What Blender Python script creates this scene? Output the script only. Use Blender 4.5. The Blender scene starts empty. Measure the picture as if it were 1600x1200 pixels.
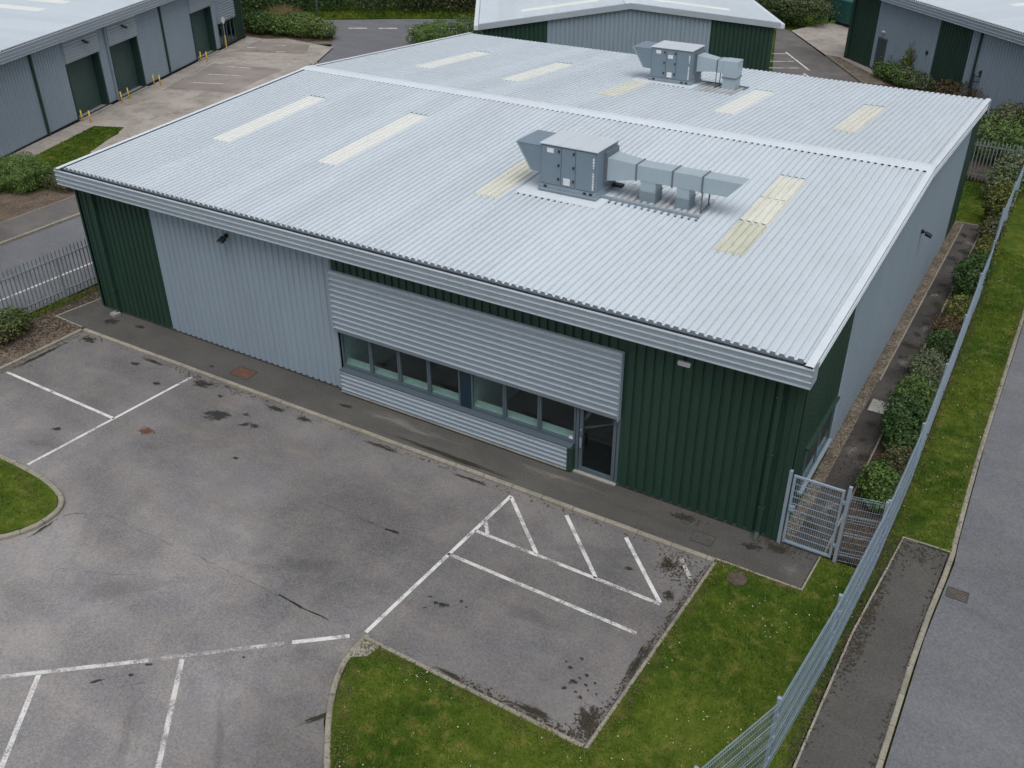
import bpy, bmesh, math, random
import numpy as np
from mathutils import Matrix, Vector
C = bpy.context.scene
COL = C.collection
rng = np.random.default_rng(7); random.seed(7)

# ------------------------------------------------------------------ camera, world, sun
cam = bpy.data.cameras.new('camera'); cam.sensor_width = 36.0; cam.lens = 33.616
cam.clip_start = 0.5; cam.clip_end = 2000
co = bpy.data.objects.new('camera', cam); COL.objects.link(co); C.camera = co
YAW, PITCH, ROLL = 0.54545, 0.54990, -0.00242
f_ = Vector((-math.sin(YAW)*math.cos(PITCH), math.cos(YAW)*math.cos(PITCH), -math.sin(PITCH)))
r_ = Vector((math.cos(YAW), math.sin(YAW), 0)); u_ = r_.cross(f_)
cr, sr = math.cos(ROLL), math.sin(ROLL)
r2, u2 = cr*r_+sr*u_, -sr*r_+cr*u_
co.matrix_world = Matrix(((r2.x,u2.x,-f_.x,3.8546),(r2.y,u2.y,-f_.y,-19.0465),(r2.z,u2.z,-f_.z,15.8001),(0,0,0,1)))

W = bpy.data.worlds.new('World'); C.world = W; W.use_nodes = True
nt = W.node_tree; nt.nodes.clear()
sky = nt.nodes.new('ShaderNodeTexSky'); sky.sky_type = 'NISHITA'; sky.sun_disc = False
SUN_EL, SUN_AZ = math.radians(67), math.radians(142)      # azimuth from north, clockwise
sky.sun_elevation = SUN_EL; sky.sun_rotation = SUN_AZ
sky.air_density = 1.0; sky.dust_density = 4.0; sky.ozone_density = 1.0
hs = nt.nodes.new('ShaderNodeHueSaturation'); hs.inputs['Saturation'].default_value = 0.42   # cloud cover greys the sky
bg = nt.nodes.new('ShaderNodeBackground'); bg.inputs[1].default_value = 0.13
wo = nt.nodes.new('ShaderNodeOutputWorld')
nt.links.new(sky.outputs[0], hs.inputs['Color']); nt.links.new(hs.outputs[0], bg.inputs[0]); nt.links.new(bg.outputs[0], wo.inputs[0])
sl = bpy.data.lights.new('sun', 'SUN'); sl.energy = 1.35; sl.angle = math.radians(55); sl.color = (1.0, 0.975, 0.94)
so = bpy.data.objects.new('sun', sl); COL.objects.link(so)
sd = Vector((math.sin(SUN_AZ)*math.cos(SUN_EL), math.cos(SUN_AZ)*math.cos(SUN_EL), math.sin(SUN_EL)))
so.rotation_euler = sd.to_track_quat('Z', 'Y').to_euler()
C.view_settings.view_transform = 'Standard'; C.view_settings.look = 'None'
C.view_settings.gamma = 1; C.view_settings.exposure = 0.0
C.render.engine = 'CYCLES'; C.cycles.max_bounces = 6; C.cycles.transparent_max_bounces = 12

# ------------------------------------------------------------------ materials
class NT:
    def __init__(s, name):
        s.m = bpy.data.materials.new(name); s.m.use_nodes = True
        s.t = s.m.node_tree; s.t.nodes.clear()
        s.out = s.n('ShaderNodeOutputMaterial')
        s.tc = s.n('ShaderNodeTexCoord').outputs['Object']
    def n(s, t, **kw):
        nd = s.t.nodes.new(t)
        for k, v in kw.items(): setattr(nd, k, v)
        return nd
    def link(s, a, b): s.t.links.new(a, b)
    def val(s, sock, v):
        if hasattr(v, 'links') or isinstance(v, bpy.types.NodeSocket): s.link(v, sock)
        else: sock.default_value = v
    def noise(s, scale, detail=4, rough=0.55, stretch=None, off=0.0, dist=0.0):
        v = s.tc
        mp = s.n('ShaderNodeMapping'); s.link(v, mp.inputs[0])
        mp.inputs['Location'].default_value = (off, off*1.7, off*.3)
        if stretch: mp.inputs['Scale'].default_value = stretch
        nz = s.n('ShaderNodeTexNoise'); s.link(mp.outputs[0], nz.inputs['Vector'])
        nz.inputs['Scale'].default_value = scale; nz.inputs['Detail'].default_value = detail
        nz.inputs['Roughness'].default_value = rough; nz.inputs['Distortion'].default_value = dist
        return nz.outputs['Fac']
    def rng(s, x, a, b, lo=0.0, hi=1.0, smooth=False):
        m = s.n('ShaderNodeMapRange'); s.link(x, m.inputs[0])
        if smooth: m.interpolation_type = 'SMOOTHSTEP'
        for i, v in zip((1,2,3,4), (a,b,lo,hi)): m.inputs[i].default_value = v
        return m.outputs[0]
    def math(s, op, a, b=0.0):
        m = s.n('ShaderNodeMath', operation=op); s.val(m.inputs[0], a); s.val(m.inputs[1], b); return m.outputs[0]
    def mix(s, f, a, b, mode='MIX'):
        m = s.n('ShaderNodeMix', data_type='RGBA', blend_type=mode)
        s.val(m.inputs[0], f)
        for sk, v in ((m.inputs[6], a), (m.inputs[7], b)):
            s.val(sk, (*v, 1) if isinstance(v, tuple) else v)
        return m.outputs[2]
    def scale(s, col, x):
        m = s.n('ShaderNodeVectorMath', operation='SCALE')
        if isinstance(col, tuple): m.inputs[0].default_value = col
        else: s.link(col, m.inputs[0])
        s.val(m.inputs['Scale'], x); return m.outputs[0]
    def done(s, col, rough=0.6, metal=0.0, bump=None, bstr=0.3, bdist=0.01, alpha=None, spec=0.5):
        b = s.n('ShaderNodeBsdfPrincipled')
        s.val(b.inputs['Base Color'], (*col, 1) if isinstance(col, tuple) else col)
        s.val(b.inputs['Roughness'], rough); s.val(b.inputs['Metallic'], metal)
        b.inputs['Specular IOR Level'].default_value = spec
        if bump is not None:
            bn = s.n('ShaderNodeBump'); bn.inputs['Strength'].default_value = bstr; bn.inputs['Distance'].default_value = bdist
            s.link(bump, bn.inputs['Height']); s.link(bn.outputs[0], b.inputs['Normal'])
        sh = b.outputs[0]
        if alpha is not None:
            tr = s.n('ShaderNodeBsdfTransparent'); mx = s.n('ShaderNodeMixShader')
            s.val(mx.inputs[0], alpha); s.link(tr.outputs[0], mx.inputs[1]); s.link(sh, mx.inputs[2]); sh = mx.outputs[0]
        s.link(sh, s.out.inputs[0]); return s.m

def coated(name, col, rough=0.45, var=0.12, stretch=(1,1,1), sc=1.2, metal=0.0, spec=0.5, grime=(0.5,0.48,0.42), gr=0.25, wob=0.0, sheet=False):
    t = NT(name)
    a = t.noise(sc, 6, 0.6, stretch); b = t.noise(sc*7, 4, 0.6, stretch, 3.1)
    k = t.math('ADD', t.rng(a, .25, .75, 1-var, 1+var), t.rng(b, .3, .7, -var*.5, var*.5))
    c = t.scale(col, k)
    if sheet:
        sx = t.n('ShaderNodeSeparateXYZ'); t.link(t.tc, sx.inputs[0]); w = t.n('ShaderNodeTexWhiteNoise', noise_dimensions='1D')
        t.link(t.math('FLOOR', t.math('MULTIPLY', sx.outputs[0], 1/1.05)), w.inputs['W']); c = t.scale(c, t.rng(w.outputs['Value'], 0, 1, .955, 1.03))
    g = t.rng(t.noise(sc*1.7, 8, .7, stretch, 9.0), .55, .8, 0, gr)
    c = t.mix(g, c, tuple(x*y for x, y in zip(col, grime)))
    bmp = t.noise(0.9, 2, .5, None, 5.0) if wob else None
    return t.done(c, t.rng(b, .3, .7, rough-.08, rough+.1), metal, bump=bmp, bstr=wob, bdist=0.05, spec=spec)

def plain(name, col, rough=0.6, metal=0.0, var=0.12, sc=6, spec=0.5):
    t = NT(name); k = t.rng(t.noise(sc, 5), .3, .7, 1-var, 1+var)
    return t.done(t.scale(col, k), rough, metal, spec=spec)

def asphalt(name, col, patch=0.22, tint=(1.03,1.0,0.96), sweep=0.1, zone=0.0):
    t = NT(name)
    big = t.noise(0.22, 5, .6, None, 2.0, .5); mid = t.noise(0.9, 7, .65, None, 7.0, .3)
    fine = t.noise(55, 2, .6); fine2 = t.noise(17, 3, .6, None, 1.0)
    sw = t.noise(0.8, 4, .5, (0.25, 1.1, 1), 4.0, .6)
    k = t.math('ADD', t.rng(big, .3, .7, 1-patch, 1+patch), t.rng(mid, .3, .72, -patch*.6, patch*.8))
    k = t.math('ADD', k, t.rng(sw, .3, .7, -sweep, sweep))
    k = t.math('ADD', k, t.rng(fine, .28, .72, -.27, .27)); k = t.math('ADD', k, t.rng(fine2, .3, .7, -.19, .19))
    if zone:                                  # tyre-polished, paler where cars turn
        sx = t.n('ShaderNodeSeparateXYZ'); t.link(t.tc, sx.inputs[0]); wv = t.rng(t.noise(.35, 4, .6, None, 3.0), .3, .7, -1.6, 1.6)
        g = t.math('MULTIPLY', t.rng(t.math('ADD', sx.outputs[1], wv), -3.5, -9.5, 0, 1, True), t.rng(t.math('ADD', sx.outputs[0], wv), -6.5, -9.5, 0.15, 1, True))
        k = t.math('MULTIPLY', k, t.math('ADD', t.math('MULTIPLY', g, zone), 1.0))
    c = t.mix(t.rng(mid, .4, .65), t.scale(col, 1.0), tuple(a*b for a, b in zip(col, tint)))
    c = t.scale(c, k)
    pale = t.rng(t.noise(0.55, 9, .72, None, 13.0, 1.0), .6, .72, 0, .3)
    c = t.mix(pale, c, tuple(min(1, a*1.5) for a in col))
    dk = t.rng(t.noise(0.7, 9, .7, None, 23.0, .8), .62, .74, 0, .38)
    c = t.mix(dk, c, tuple(a*.62 for a in col))
    return t.done(c, t.rng(mid, .3, .7, .8, .95), bump=t.noise(90, 2), bstr=.35, bdist=.006, spec=.3)

def concrete(name, col, var=0.25, dark=0.4):
    t = NT(name)
    a = t.noise(0.5, 7, .65); b = t.noise(9, 5, .65, None, 3.0); fine = t.noise(50, 2)
    k = t.math('ADD', t.rng(a, .3, .7, 1-var, 1+var), t.rng(b, .3, .7, -.16, .16)); k = t.math('ADD', k, t.rng(fine, .3, .7, -.18, .18))
    c = t.scale(col, k)
    c = t.mix(t.rng(t.noise(1.4, 8, .7, None, 11.0), .5, .68, 0, dark), c, (col[0]*.38, col[1]*.4, col[2]*.36))
    return t.done(c, .88, bump=fine, bstr=.3, bdist=.004, spec=.3)

def soilmat(name, col, col2, sc=14):
    t = NT(name)
    v = t.n('ShaderNodeTexVoronoi'); t.link(t.tc, v.inputs['Vector']); v.inputs['Scale'].default_value = sc*2
    sp = t.n('ShaderNodeSeparateColor'); t.link(v.outputs['Color'], sp.inputs[0])
    c = t.mix(sp.outputs[0], col, col2)
    c = t.scale(c, t.rng(t.noise(1.3, 7, .65), .3, .7, .6, 1.35))
    return t.done(c, .95, bump=v.outputs['Distance'], bstr=.6, bdist=.03, spec=.2)

def grassmat(name, hi=(.118,.165,.020), lo=(.050,.100,.010), dry=(.19,.165,.045), dryamt=0.75, sheet=False):
    t = NT(name)
    a = t.noise(0.45, 6, .6, None, 4.0); b = t.noise(3.0, 5, .65, None, 9.0); f = t.noise(45, 2, .6)
    c = t.mix(t.rng(a, .38, .62), lo, hi)
    c = t.mix(t.rng(b, .52, .75, 0, dryamt), c, dry)
    c = t.scale(c, t.math('ADD', t.rng(b, .3, .7, .75, 1.25), t.rng(f, .3, .7, -.35, .35)))
    if sheet: c = t.mix(t.rng(t.noise(8, 6, .7, None, 31.0), .55, .75, 0, .6), c, (.06,.045,.025))
    return t.done(c, .75, bump=f if sheet else None, bstr=.5, bdist=.02, spec=.06)

def leafmat(name, c1, c2, c3=None, sc=2.5):
    t = NT(name)
    a = t.noise(sc, 4, .6); w = t.n('ShaderNodeTexWhiteNoise'); 
    mp = t.n('ShaderNodeVectorMath', operation='SNAP'); t.link(t.tc, mp.inputs[0]); mp.inputs[1].default_value = (.09,.09,.09)
    t.link(mp.outputs[0], w.inputs['Vector'])
    k = t.math('ADD', t.math('MULTIPLY', t.rng(a, .3, .7), .6), t.math('MULTIPLY', w.outputs['Value'], .4))
    c = t.mix(k, c1, c2)
    if c3: c = t.mix(t.rng(t.noise(sc*.7, 5, .7, None, 5.0), .52, .7, 0, .85), c, c3)
    c = t.scale(c, t.rng(w.outputs['Value'], 0, 1, .7, 1.35))
    return t.done(c, .55, spec=.35)

def worn(name, col, keep=0.62, edge=.12):
    t = NT(name)
    a = t.noise(2.2, 6, .7, None, 2.0); b = t.noise(28, 4, .7); 
    s = t.math('ADD', t.math('MULTIPLY', a, .55), t.math('MULTIPLY', b, .45))
    al = t.rng(s, keep, keep-edge, 0, 1)
    c = t.scale(col, t.rng(b, .3, .7, .8, 1.1))
    return t.done(c, .8, alpha=al, spec=.3)

def blot(name, col, soft=.5, mx=.85, rough=.8, sc=3.0):
    t = NT(name)
    ln = t.n('ShaderNodeVectorMath', operation='LENGTH'); t.link(t.tc, ln.inputs[0])
    oi = t.n('ShaderNodeObjectInfo')
    mp = t.n('ShaderNodeVectorMath', operation='ADD'); t.link(t.tc, mp.inputs[0]); t.link(oi.outputs['Location'], mp.inputs[1])
    nz = t.n('ShaderNodeTexNoise'); t.link(mp.outputs[0], nz.inputs['Vector']); nz.inputs['Scale'].default_value = sc; nz.inputs['Detail'].default_value = 7; nz.inputs['Roughness'].default_value = .68
    e = t.math('SUBTRACT', t.math('ADD', 1.0, t.rng(nz.outputs['Fac'], .25, .75, -.85, .35)), ln.outputs['Value'])
    al = t.rng(e, 0.0, soft, 0, mx, True)
    return t.done(col, rough, alpha=al, spec=.4)

def glassmat(name, tint, rough=0.015):
    t = NT(name)
    tr = t.n('ShaderNodeBsdfTransparent'); tr.inputs[0].default_value = (*tint, 1)
    gl = t.n('ShaderNodeBsdfGlossy'); gl.inputs['Roughness'].default_value = rough; gl.inputs[0].default_value = (.75,.93,.93,1)
    lw_ = t.n('ShaderNodeLayerWeight'); lw_.inputs[0].default_value = .5; fr = t.math('ADD', t.math('MULTIPLY', t.math('POWER', lw_.outputs['Facing'], 3.0), .75), .06)
    mx = t.n('ShaderNodeMixShader'); t.link(fr, mx.inputs[0]); t.link(tr.outputs[0], mx.inputs[1]); t.link(gl.outputs[0], mx.inputs[2])
    t.link(mx.outputs[0], t.out.inputs[0]); return t.m

def grp(name, col, dirt, amt):
    t = NT(name)
    a = t.noise(2.0, 6, .65, (2.5,.35,1)); b = t.noise(6, 6, .7, (1,.6,1), 3.0)
    c = t.mix(t.rng(a, .35, .7, 0, amt), col, dirt); c = t.mix(t.rng(b, .55, .75, 0, amt*.7), c, tuple(x*.6 for x in dirt))
    return t.done(c, .45)

M = dict(
 roof=coated('roof_sheet', (.53,.593,.640), .5, .035, (1,.35,1), .5, spec=.35, grime=(.80,.80,.78), gr=.45, sheet=True),
 flash=coated('pale_flashing', (.60,.66,.71), .42, .05, (1,1,1), .8, gr=.12, wob=.12),
 fascia=coated('fascia_metal', (.42,.48,.53), .4, .06, (.3,1,1), .9, metal=.2, grime=(.7,.7,.68), gr=.2),
 grey=coated('grey_cladding', (.266,.333,.392), .45, .05, (1,1,.2), .6, grime=(.75,.75,.72), gr=.25),
 green=coated('green_cladding', (.015,.046,.031), .5, .12, (1,1,.2), .8, grime=(.8,.85,.8), gr=.3),
 trimgreen=coated('green_trim', (.019,.050,.036), .45, .12, (1,1,.3), 1.0),
 louvre=coated('ribbed_panel', (.37,.43,.48), .4, .06, (.3,1,1), .8, metal=.2, grime=(.72,.72,.7), gr=.2),
 gutter=plain('gutter_inside', (.085,.09,.094), .7, 0, .4, 5),
 filler=plain('foam_filler', (.02,.02,.022), .9),
 frame=coated('window_frame', (.085,.115,.138), .4, .08),
 bluepost=plain('blue_infill', (.008,.028,.045), .4),
 sill=plain('window_board', (.27,.43,.40), .6), 
 glass=glassmat('window_glass', (.95,.99,.985)), dglass=glassmat('door_glass', (.40,.46,.48)),
 inwall=plain('inside_wall', (.22,.34,.33), .8), infloor=plain('inside_floor', (.04,.04,.045), .9),
 sky=grp('skylight_sheet', (.72,.745,.715), (.65,.67,.61), .4), skyd=grp('dirty_skylight_sheet', (.68,.69,.62), (.54,.54,.45), .6),
 skyx=grp('stained_skylight_sheet', (.58,.59,.49), (.42,.43,.33), .75),
 ahu=coated('unit_panel', (.165,.222,.27), .42, .04, gr=.1), ahutop=coated('unit_lid', (.50,.55,.59), .45, .05, gr=.15),
 duct=coated('galvanised_duct', (.36,.44,.49), .36, .06, (1,1,1), 1.5, metal=.15, gr=.1), ductj=plain('duct_flange', (.15,.18,.2), .5, .3),
 galv=coated('galvanised_steel', (.26,.32,.37), .42, .10, (1,1,1), 3, metal=.2, gr=.15), 
 wire=plain('fence_wire', (.32,.41,.50), .5, .2), post=coated('fence_post', (.30,.37,.45), .45, .08, metal=.2),
 pale=coated('palisade_steel', (.22,.265,.28), .5, .12, (1,1,1), 3, metal=.2),
 black=plain('black_plastic', (.012,.012,.014), .5), label=plain('white_sticker', (.68,.70,.72), .5), dark=plain('dark_steel', (.02,.024,.03), .5),
 carpark=asphalt('car_park_asphalt', (.142,.139,.141), .22, (1.05,1.0,.94), zone=.55), pave=asphalt('footway_asphalt', (.078,.077,.072), .2),
 road=asphalt('road_asphalt', (.135,.142,.156), .09), bay=asphalt('bay_asphalt', (.235,.212,.197), .2), oldasph=asphalt('old_asphalt', (.115,.11,.108), .25), sidepath=asphalt('side_path_surface', (.060,.056,.054), .45),
 conc=concrete('yard_concrete', (.325,.297,.268), .25, .55), kerb=concrete('kerb_concrete', (.27,.25,.205), .15, .5), slab=concrete('slab_concrete', (.30,.30,.28)),
 rust=plain('rusty_iron', (.11,.055,.032), .9, 0, .4, 9), kerbiron=plain('worn_iron', (.13,.11,.095), .7, 0, .3, 9), dull=plain('earthy_iron', (.075,.058,.045), .9, 0, .4, 9), iron=plain('cast_iron', (.05,.05,.05), .8, 0, .3, 9),
 paint=worn('road_paint', (.66,.66,.65), .62, .12), paintw=worn('worn_road_paint', (.62,.62,.60), .60, .13), paintf=worn('faded_road_paint', (.58,.58,.57), .555, .13),
 tuft=grassmat('pale_grass', (.15,.20,.035), (.09,.15,.022), (.22,.19,.07)), grass=grassmat('grass_blades'), lawn=grassmat('lawn_ground', (.078,.115,.015), (.034,.068,.008), (.14,.115,.036), .8, True),
 bark=soilmat('bark_mulch', (.065,.05,.037), (.19,.15,.115)), soil=soilmat('bark_soil', (.035,.027,.020), (.10,.075,.052)), gravel=soilmat('gravel', (.060,.050,.038), (.23,.195,.155), 11),
 thatch=plain('dry_thatch', (.095,.08,.03), .9, 0, .5, 20), litter=plain('dead_leaves', (.042,.034,.022), .9, 0, .5, 20), daisy=plain('daisy_petals', (.8,.8,.76), .7),
 moss=blot('moss_stain', (.028,.026,.014), .5, .8), oil=blot('oil_stain', (.026,.025,.025), .4, .85, .5, 2.0), damp=blot('damp_stain', (.034,.033,.032), .45, .72, .45, 2.0),
 tan=blot('dust_stain', (.30,.275,.245), .9, .5, .9, 2.0), worn=blot('worn_surface', (.30,.296,.306), 1.3, .62, .9, .9), wash=blot('washed_patch', (.34,.335,.345), 1.0, .3, .9, 1.6), rubber=blot('rubber_stain', (.12,.118,.118), 1.0, .24, .8, 1.6), rustst=blot('rust_stain', (.13,.06,.03), .3, .85),  # rubber_stain is a faint dark blotch on the asphalt
 yellow=plain('yellow_paint', (.62,.42,.05), .5, 0, .2), stem=plain('shrub_stem', (.06,.045,.03), .9),
 binm=plain('bin_plastic', (.02,.10,.085), .5), bag=plain('white_sack', (.62,.66,.66), .7), doorg=coated('roller_door', (.045,.085,.078), .5, .12),
 jamb=plain('jamb_green', (.013,.045,.037), .5), dgrey=plain('steel_door', (.045,.062,.068), .5), lamp=plain('lamp_glass', (.55,.57,.58), .3),
 lf_dark=leafmat('dark_leaf', (.016,.044,.011), (.058,.115,.026)), lf_mid=leafmat('mid_leaf', (.034,.075,.014), (.105,.175,.035)),
 lf_grey=leafmat('grey_leaf', (.06,.085,.04), (.15,.18,.095)), lf_yel=leafmat('yellow_leaf', (.06,.085,.013), (.17,.185,.045)),
 lf_red=leafmat('brown_leaf', (.065,.035,.02), (.12,.085,.04)), lf_olive=leafmat('olive_leaf', (.05,.06,.022), (.115,.115,.05), (.11,.08,.045)),
 lf_box=leafmat('clipped_leaf', (.05,.105,.020), (.14,.225,.055)), lf_hedge=leafmat('field_hedge_leaf', (.018,.034,.010), (.055,.072,.022), (.075,.062,.04), .4),
 straw=leafmat('straw_grass', (.20,.15,.07), (.33,.25,.13)),
)

# ------------------------------------------------------------------ mesh helpers
class MB:
    def __init__(s): s.v = []; s.f = []; s.c = []
    def add(s, vs, fs):
        o = len(s.v); s.c.append((o, len(s.f))); s.v += [tuple(v) for v in vs]; s.f += [tuple(i+o for i in f) for f in fs]; return s
    def hexa(s, b, t):          # bottom quad ccw, top quad ccw
        return s.add(list(b)+list(t), [(3,2,1,0),(4,5,6,7),(0,1,5,4),(1,2,6,5),(2,3,7,6),(3,0,4,7)])
    def box(s, x0, y0, z0, x1, y1, z1):
        if x0 > x1: x0, x1 = x1, x0
        if y0 > y1: y0, y1 = y1, y0
        if z0 > z1: z0, z1 = z1, z0
        return s.hexa([(x0,y0,z0),(x1,y0,z0),(x1,y1,z0),(x0,y1,z0)], [(x0,y0,z1),(x1,y0,z1),(x1,y1,z1),(x0,y1,z1)])
    def bar(s, p, q, w, h=None, up=(0,0,1)):
        p, q = Vector(p), Vector(q); d = (q-p).normalized(); upv = Vector(up)
        a = d.cross(upv)
        if a.length < 1e-4: a = d.cross(Vector((1,0,0)))
        a.normalize(); b = a.cross(d).normalized(); h = h or w
        k = [(-1,-1),(1,-1),(1,1),(-1,1)]
        return s.hexa([p+a*(i*w/2)+b*(j*h/2) for i, j in k], [q+a*(i*w/2)+b*(j*h/2) for i, j in k])
    def tube(s, p, q, r, n=10, r2=None):
        p, q = Vector(p), Vector(q); d = (q-p).normalized(); r2 = r if r2 is None else r2
        a = d.orthogonal().normalized(); b = d.cross(a)
        A = [p+(a*math.cos(t)+b*math.sin(t))*r for t in [2*math.pi*i/n for i in range(n)]]
        B = [q+(a*math.cos(t)+b*math.sin(t))*r2 for t in [2*math.pi*i/n for i in range(n)]]
        fs = [(i,(i+1)%n,n+(i+1)%n,n+i) for i in range(n)]+[tuple(range(n-1,-1,-1)), tuple(range(n,2*n))]
        return s.add(A+B, fs)
    def poly(s, pts, z):
        return s.add([(x,y,z) for x, y in pts], [tuple(range(len(pts)))])
    def extr(s, prof, p, q, amap):   # profile (a,b) swept from p to q ; amap(a,b)->offset vector
        p, q = Vector(p), Vector(q); n = len(prof)
        A = [p+Vector(amap(a,b)) for a, b in prof]; B = [q+Vector(amap(a,b)) for a, b in prof]
        return s.add(A+B, [(i,i+1,n+i+1,n+i) for i in range(n-1)])
    def corr(s, O, U, V, N, u0, u1, v0, v1, pitch=.25, rib=.195, depth=.045, b=.016, phase=0.0, shape='trap'):
        O, U, V, N = map(Vector, (O, U, V, N)); pr = [(u0, 0.0)]
        k = math.ceil((u0-phase)/pitch)
        while k*pitch+phase+rib < u1:
            a = k*pitch+phase
            if shape == 'trap': pts = [(a,0),(a+b,depth),(a+rib-b,depth),(a+rib,0)]
            else: pts = [(a,0),(a+rib*.03,depth*.02),(a+rib*.84,depth*.96),(a+rib*.88,depth),(a+rib*.985,depth*.05),(a+rib,0)]
            for q in pts:
                if q[0] > pr[-1][0]+1e-5: pr.append(q)
            k += 1
        if u1 > pr[-1][0]+1e-5: pr.append((u1, 0.0))
        g0 = v0 if callable(v0) else (lambda u: v0); g1 = v1 if callable(v1) else (lambda u: v1)
        A = [O+U*u+N*d+V*g0(u) for u, d in pr]; B = [O+U*u+N*d+V*g1(u) for u, d in pr]; n = len(pr)
        flip = U.cross(V).dot(N) < 0
        fs = [(i,i+1,n+i+1,n+i) for i in range(n-1)]
        if flip: fs = [tuple(reversed(f)) for f in fs]
        return s.add(A+B, fs)
    def split(s, name, mat, parent=None, bevel=0.0, each=1):     # every added piece becomes a part of its own
        out = []; cc = s.c[::each]+[(len(s.v), len(s.f))]
        for (v0,f0),(v1,f1) in zip(cc[:-1], cc[1:]):
            m = MB(); m.v = s.v[v0:v1]; m.f = [tuple(i-v0 for i in f) for f in s.f[f0:f1]]; out.append(m.build(name, mat, parent, bevel=bevel))
        return out
    def build(s, name, mat, parent=None, smooth=False, bevel=0.0, loc=None):
        me = bpy.data.meshes.new(name); me.from_pydata([tuple(v) for v in s.v], [], s.f); me.validate(); me.update()
        me.materials.append(M[mat])
        if smooth: me.polygons.foreach_set('use_smooth', [True]*len(me.polygons))
        o = bpy.data.objects.new(name, me); COL.objects.link(o); o.parent = parent
        if loc: o.location = loc
        if bevel:
            bv = o.modifiers.new('bevel', 'BEVEL'); bv.width = bevel; bv.segments = 2; bv.limit_method = 'ANGLE'
        return o
def tag(o, label, cat, group=None):
    o['label'] = label; o['category'] = cat
    if group: o['group'] = group
    return o
def thing(name, label, cat, loc=(0,0,0), rz=0.0, group=None):
    o = bpy.data.objects.new(name, None); COL.objects.link(o); o.location = loc; o.rotation_euler = (0,0,rz); o.empty_display_size = .3
    return tag(o, label, cat, group)
def struct(o, kind='structure'): o['kind'] = kind; return o
def dup(root, loc, label, rz=None):
    r = root.copy(); COL.objects.link(r); r.location = loc; r['label'] = label
    if rz is not None: r.rotation_euler = (0,0,rz)
    for ch in list(root.children):
        c = ch.copy(); COL.objects.link(c); c.parent = r
        for g in ch.children:
            d = g.copy(); COL.objects.link(d); d.parent = c
    return r
def sheet(name, pts, z, mat, parent=None, kind='structure'):
    bm = bmesh.new(); vs = [bm.verts.new((x,y,z)) for x, y in pts]; fc = bm.faces.new(vs)
    bmesh.ops.triangulate(bm, faces=[fc]); bmesh.ops.recalc_face_normals(bm, faces=bm.faces)
    for fa in bm.faces:
        if fa.normal.z < 0: fa.normal_flip()
    me = bpy.data.meshes.new(name); bm.to_mesh(me); bm.free(); me.materials.append(M[mat])
    o = bpy.data.objects.new(name, me); COL.objects.link(o); o.parent = parent
    if parent is None: struct(o, kind)
    return o
def slabsheet(name, pts, z, depth, mat):      # raised area with a skirt
    o = sheet(name, pts, z, mat)
    bm = bmesh.new(); bm.from_mesh(o.data)
    n = len(pts); t = [bm.verts.new((x,y,z)) for x, y in pts]; b = [bm.verts.new((x,y,z-depth)) for x, y in pts]
    for i in range(n): bm.faces.new((t[i], b[i], b[(i+1)%n], t[(i+1)%n]))
    bm.to_mesh(o.data); bm.free(); return o
def smoothline(pts, it=2):
    for _ in range(it):
        q = [pts[0]]
        for a, b in zip(pts[:-1], pts[1:]):
            q += [(a[0]*.75+b[0]*.25, a[1]*.75+b[1]*.25), (a[0]*.25+b[0]*.75, a[1]*.25+b[1]*.75)]
        pts = q+[pts[-1]]
    return pts
def kerb_run(mb, pts, w, z0, z1, stone=0.9, gap=.008, side=1):   # stones laid along a polyline, width w to one side
    P = [Vector((x,y)) for x, y in pts]
    D = [0]
    for a, b in zip(P[:-1], P[1:]): D.append(D[-1]+(b-a).length)
    nrm = []
    for i in range(len(P)):
        a = P[max(i-1,0)]; b = P[min(i+1,len(P)-1)]; d1 = (P[i]-a); d2 = (b-P[i])
        d1 = d1.normalized() if d1.length else d2.normalized(); d2 = d2.normalized() if d2.length else d1
        t = (d1+d2).normalized(); n = Vector((-t.y, t.x))*side; nrm.append(n/max(.5, n.dot(Vector((-d1.y,d1.x))*side)))
    def at(s):
        for i in range(len(D)-1):
            if s <= D[i+1]+1e-6:
                k = (s-D[i])/max(1e-6, D[i+1]-D[i]); return P[i].lerp(P[i+1], k), nrm[i].lerp(nrm[i+1], k)
        return P[-1], nrm[-1]
    cuts = sorted(set([round(x,4) for x in D]+[round(i*stone,4) for i in range(int(D[-1]/stone)+1)]))
    jo = set(round(i*stone,4) for i in range(int(D[-1]/stone)+1))
    for a, b in zip(cuts[:-1], cuts[1:]):
        if b-a < .02: continue
        s0 = a+(gap if a in jo else 0); s1 = b-(gap if b in jo else 0); e = random.uniform(-.004,.004); bv = min(.02, w*.2)
        (p0,n0),(p1,n1) = at(s0), at(s1)
        def ring(p, n): return [(p.x,p.y,z0),(p.x,p.y,z1-bv+e),(p.x+n.x*bv,p.y+n.y*bv,z1+e),(p.x+n.x*(w-bv),p.y+n.y*(w-bv),z1+e),(p.x+n.x*w,p.y+n.y*w,z1-bv+e),(p.x+n.x*w,p.y+n.y*w,z0)]
        fs = [(i,i+1,7+i,6+i) for i in range(5)]+[(0,1,2,3,4,5),(11,10,9,8,7,6)]
        mb.add(ring(p0,n0)+ring(p1,n1), fs)
def stain(mat, x, y, rx, ry, rot=0.0, z=-.076, parent=None, name='stain'):
    n = 20; mb = MB(); mb.add([(math.cos(2*math.pi*i/n)*1.3, math.sin(2*math.pi*i/n)*1.3, 0) for i in range(n)], [tuple(range(n))])
    o = mb.build(name, mat, parent); o.location = (x,y,z); o.scale = (rx,ry,1); o.rotation_euler = (0,0,rot); return o
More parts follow.
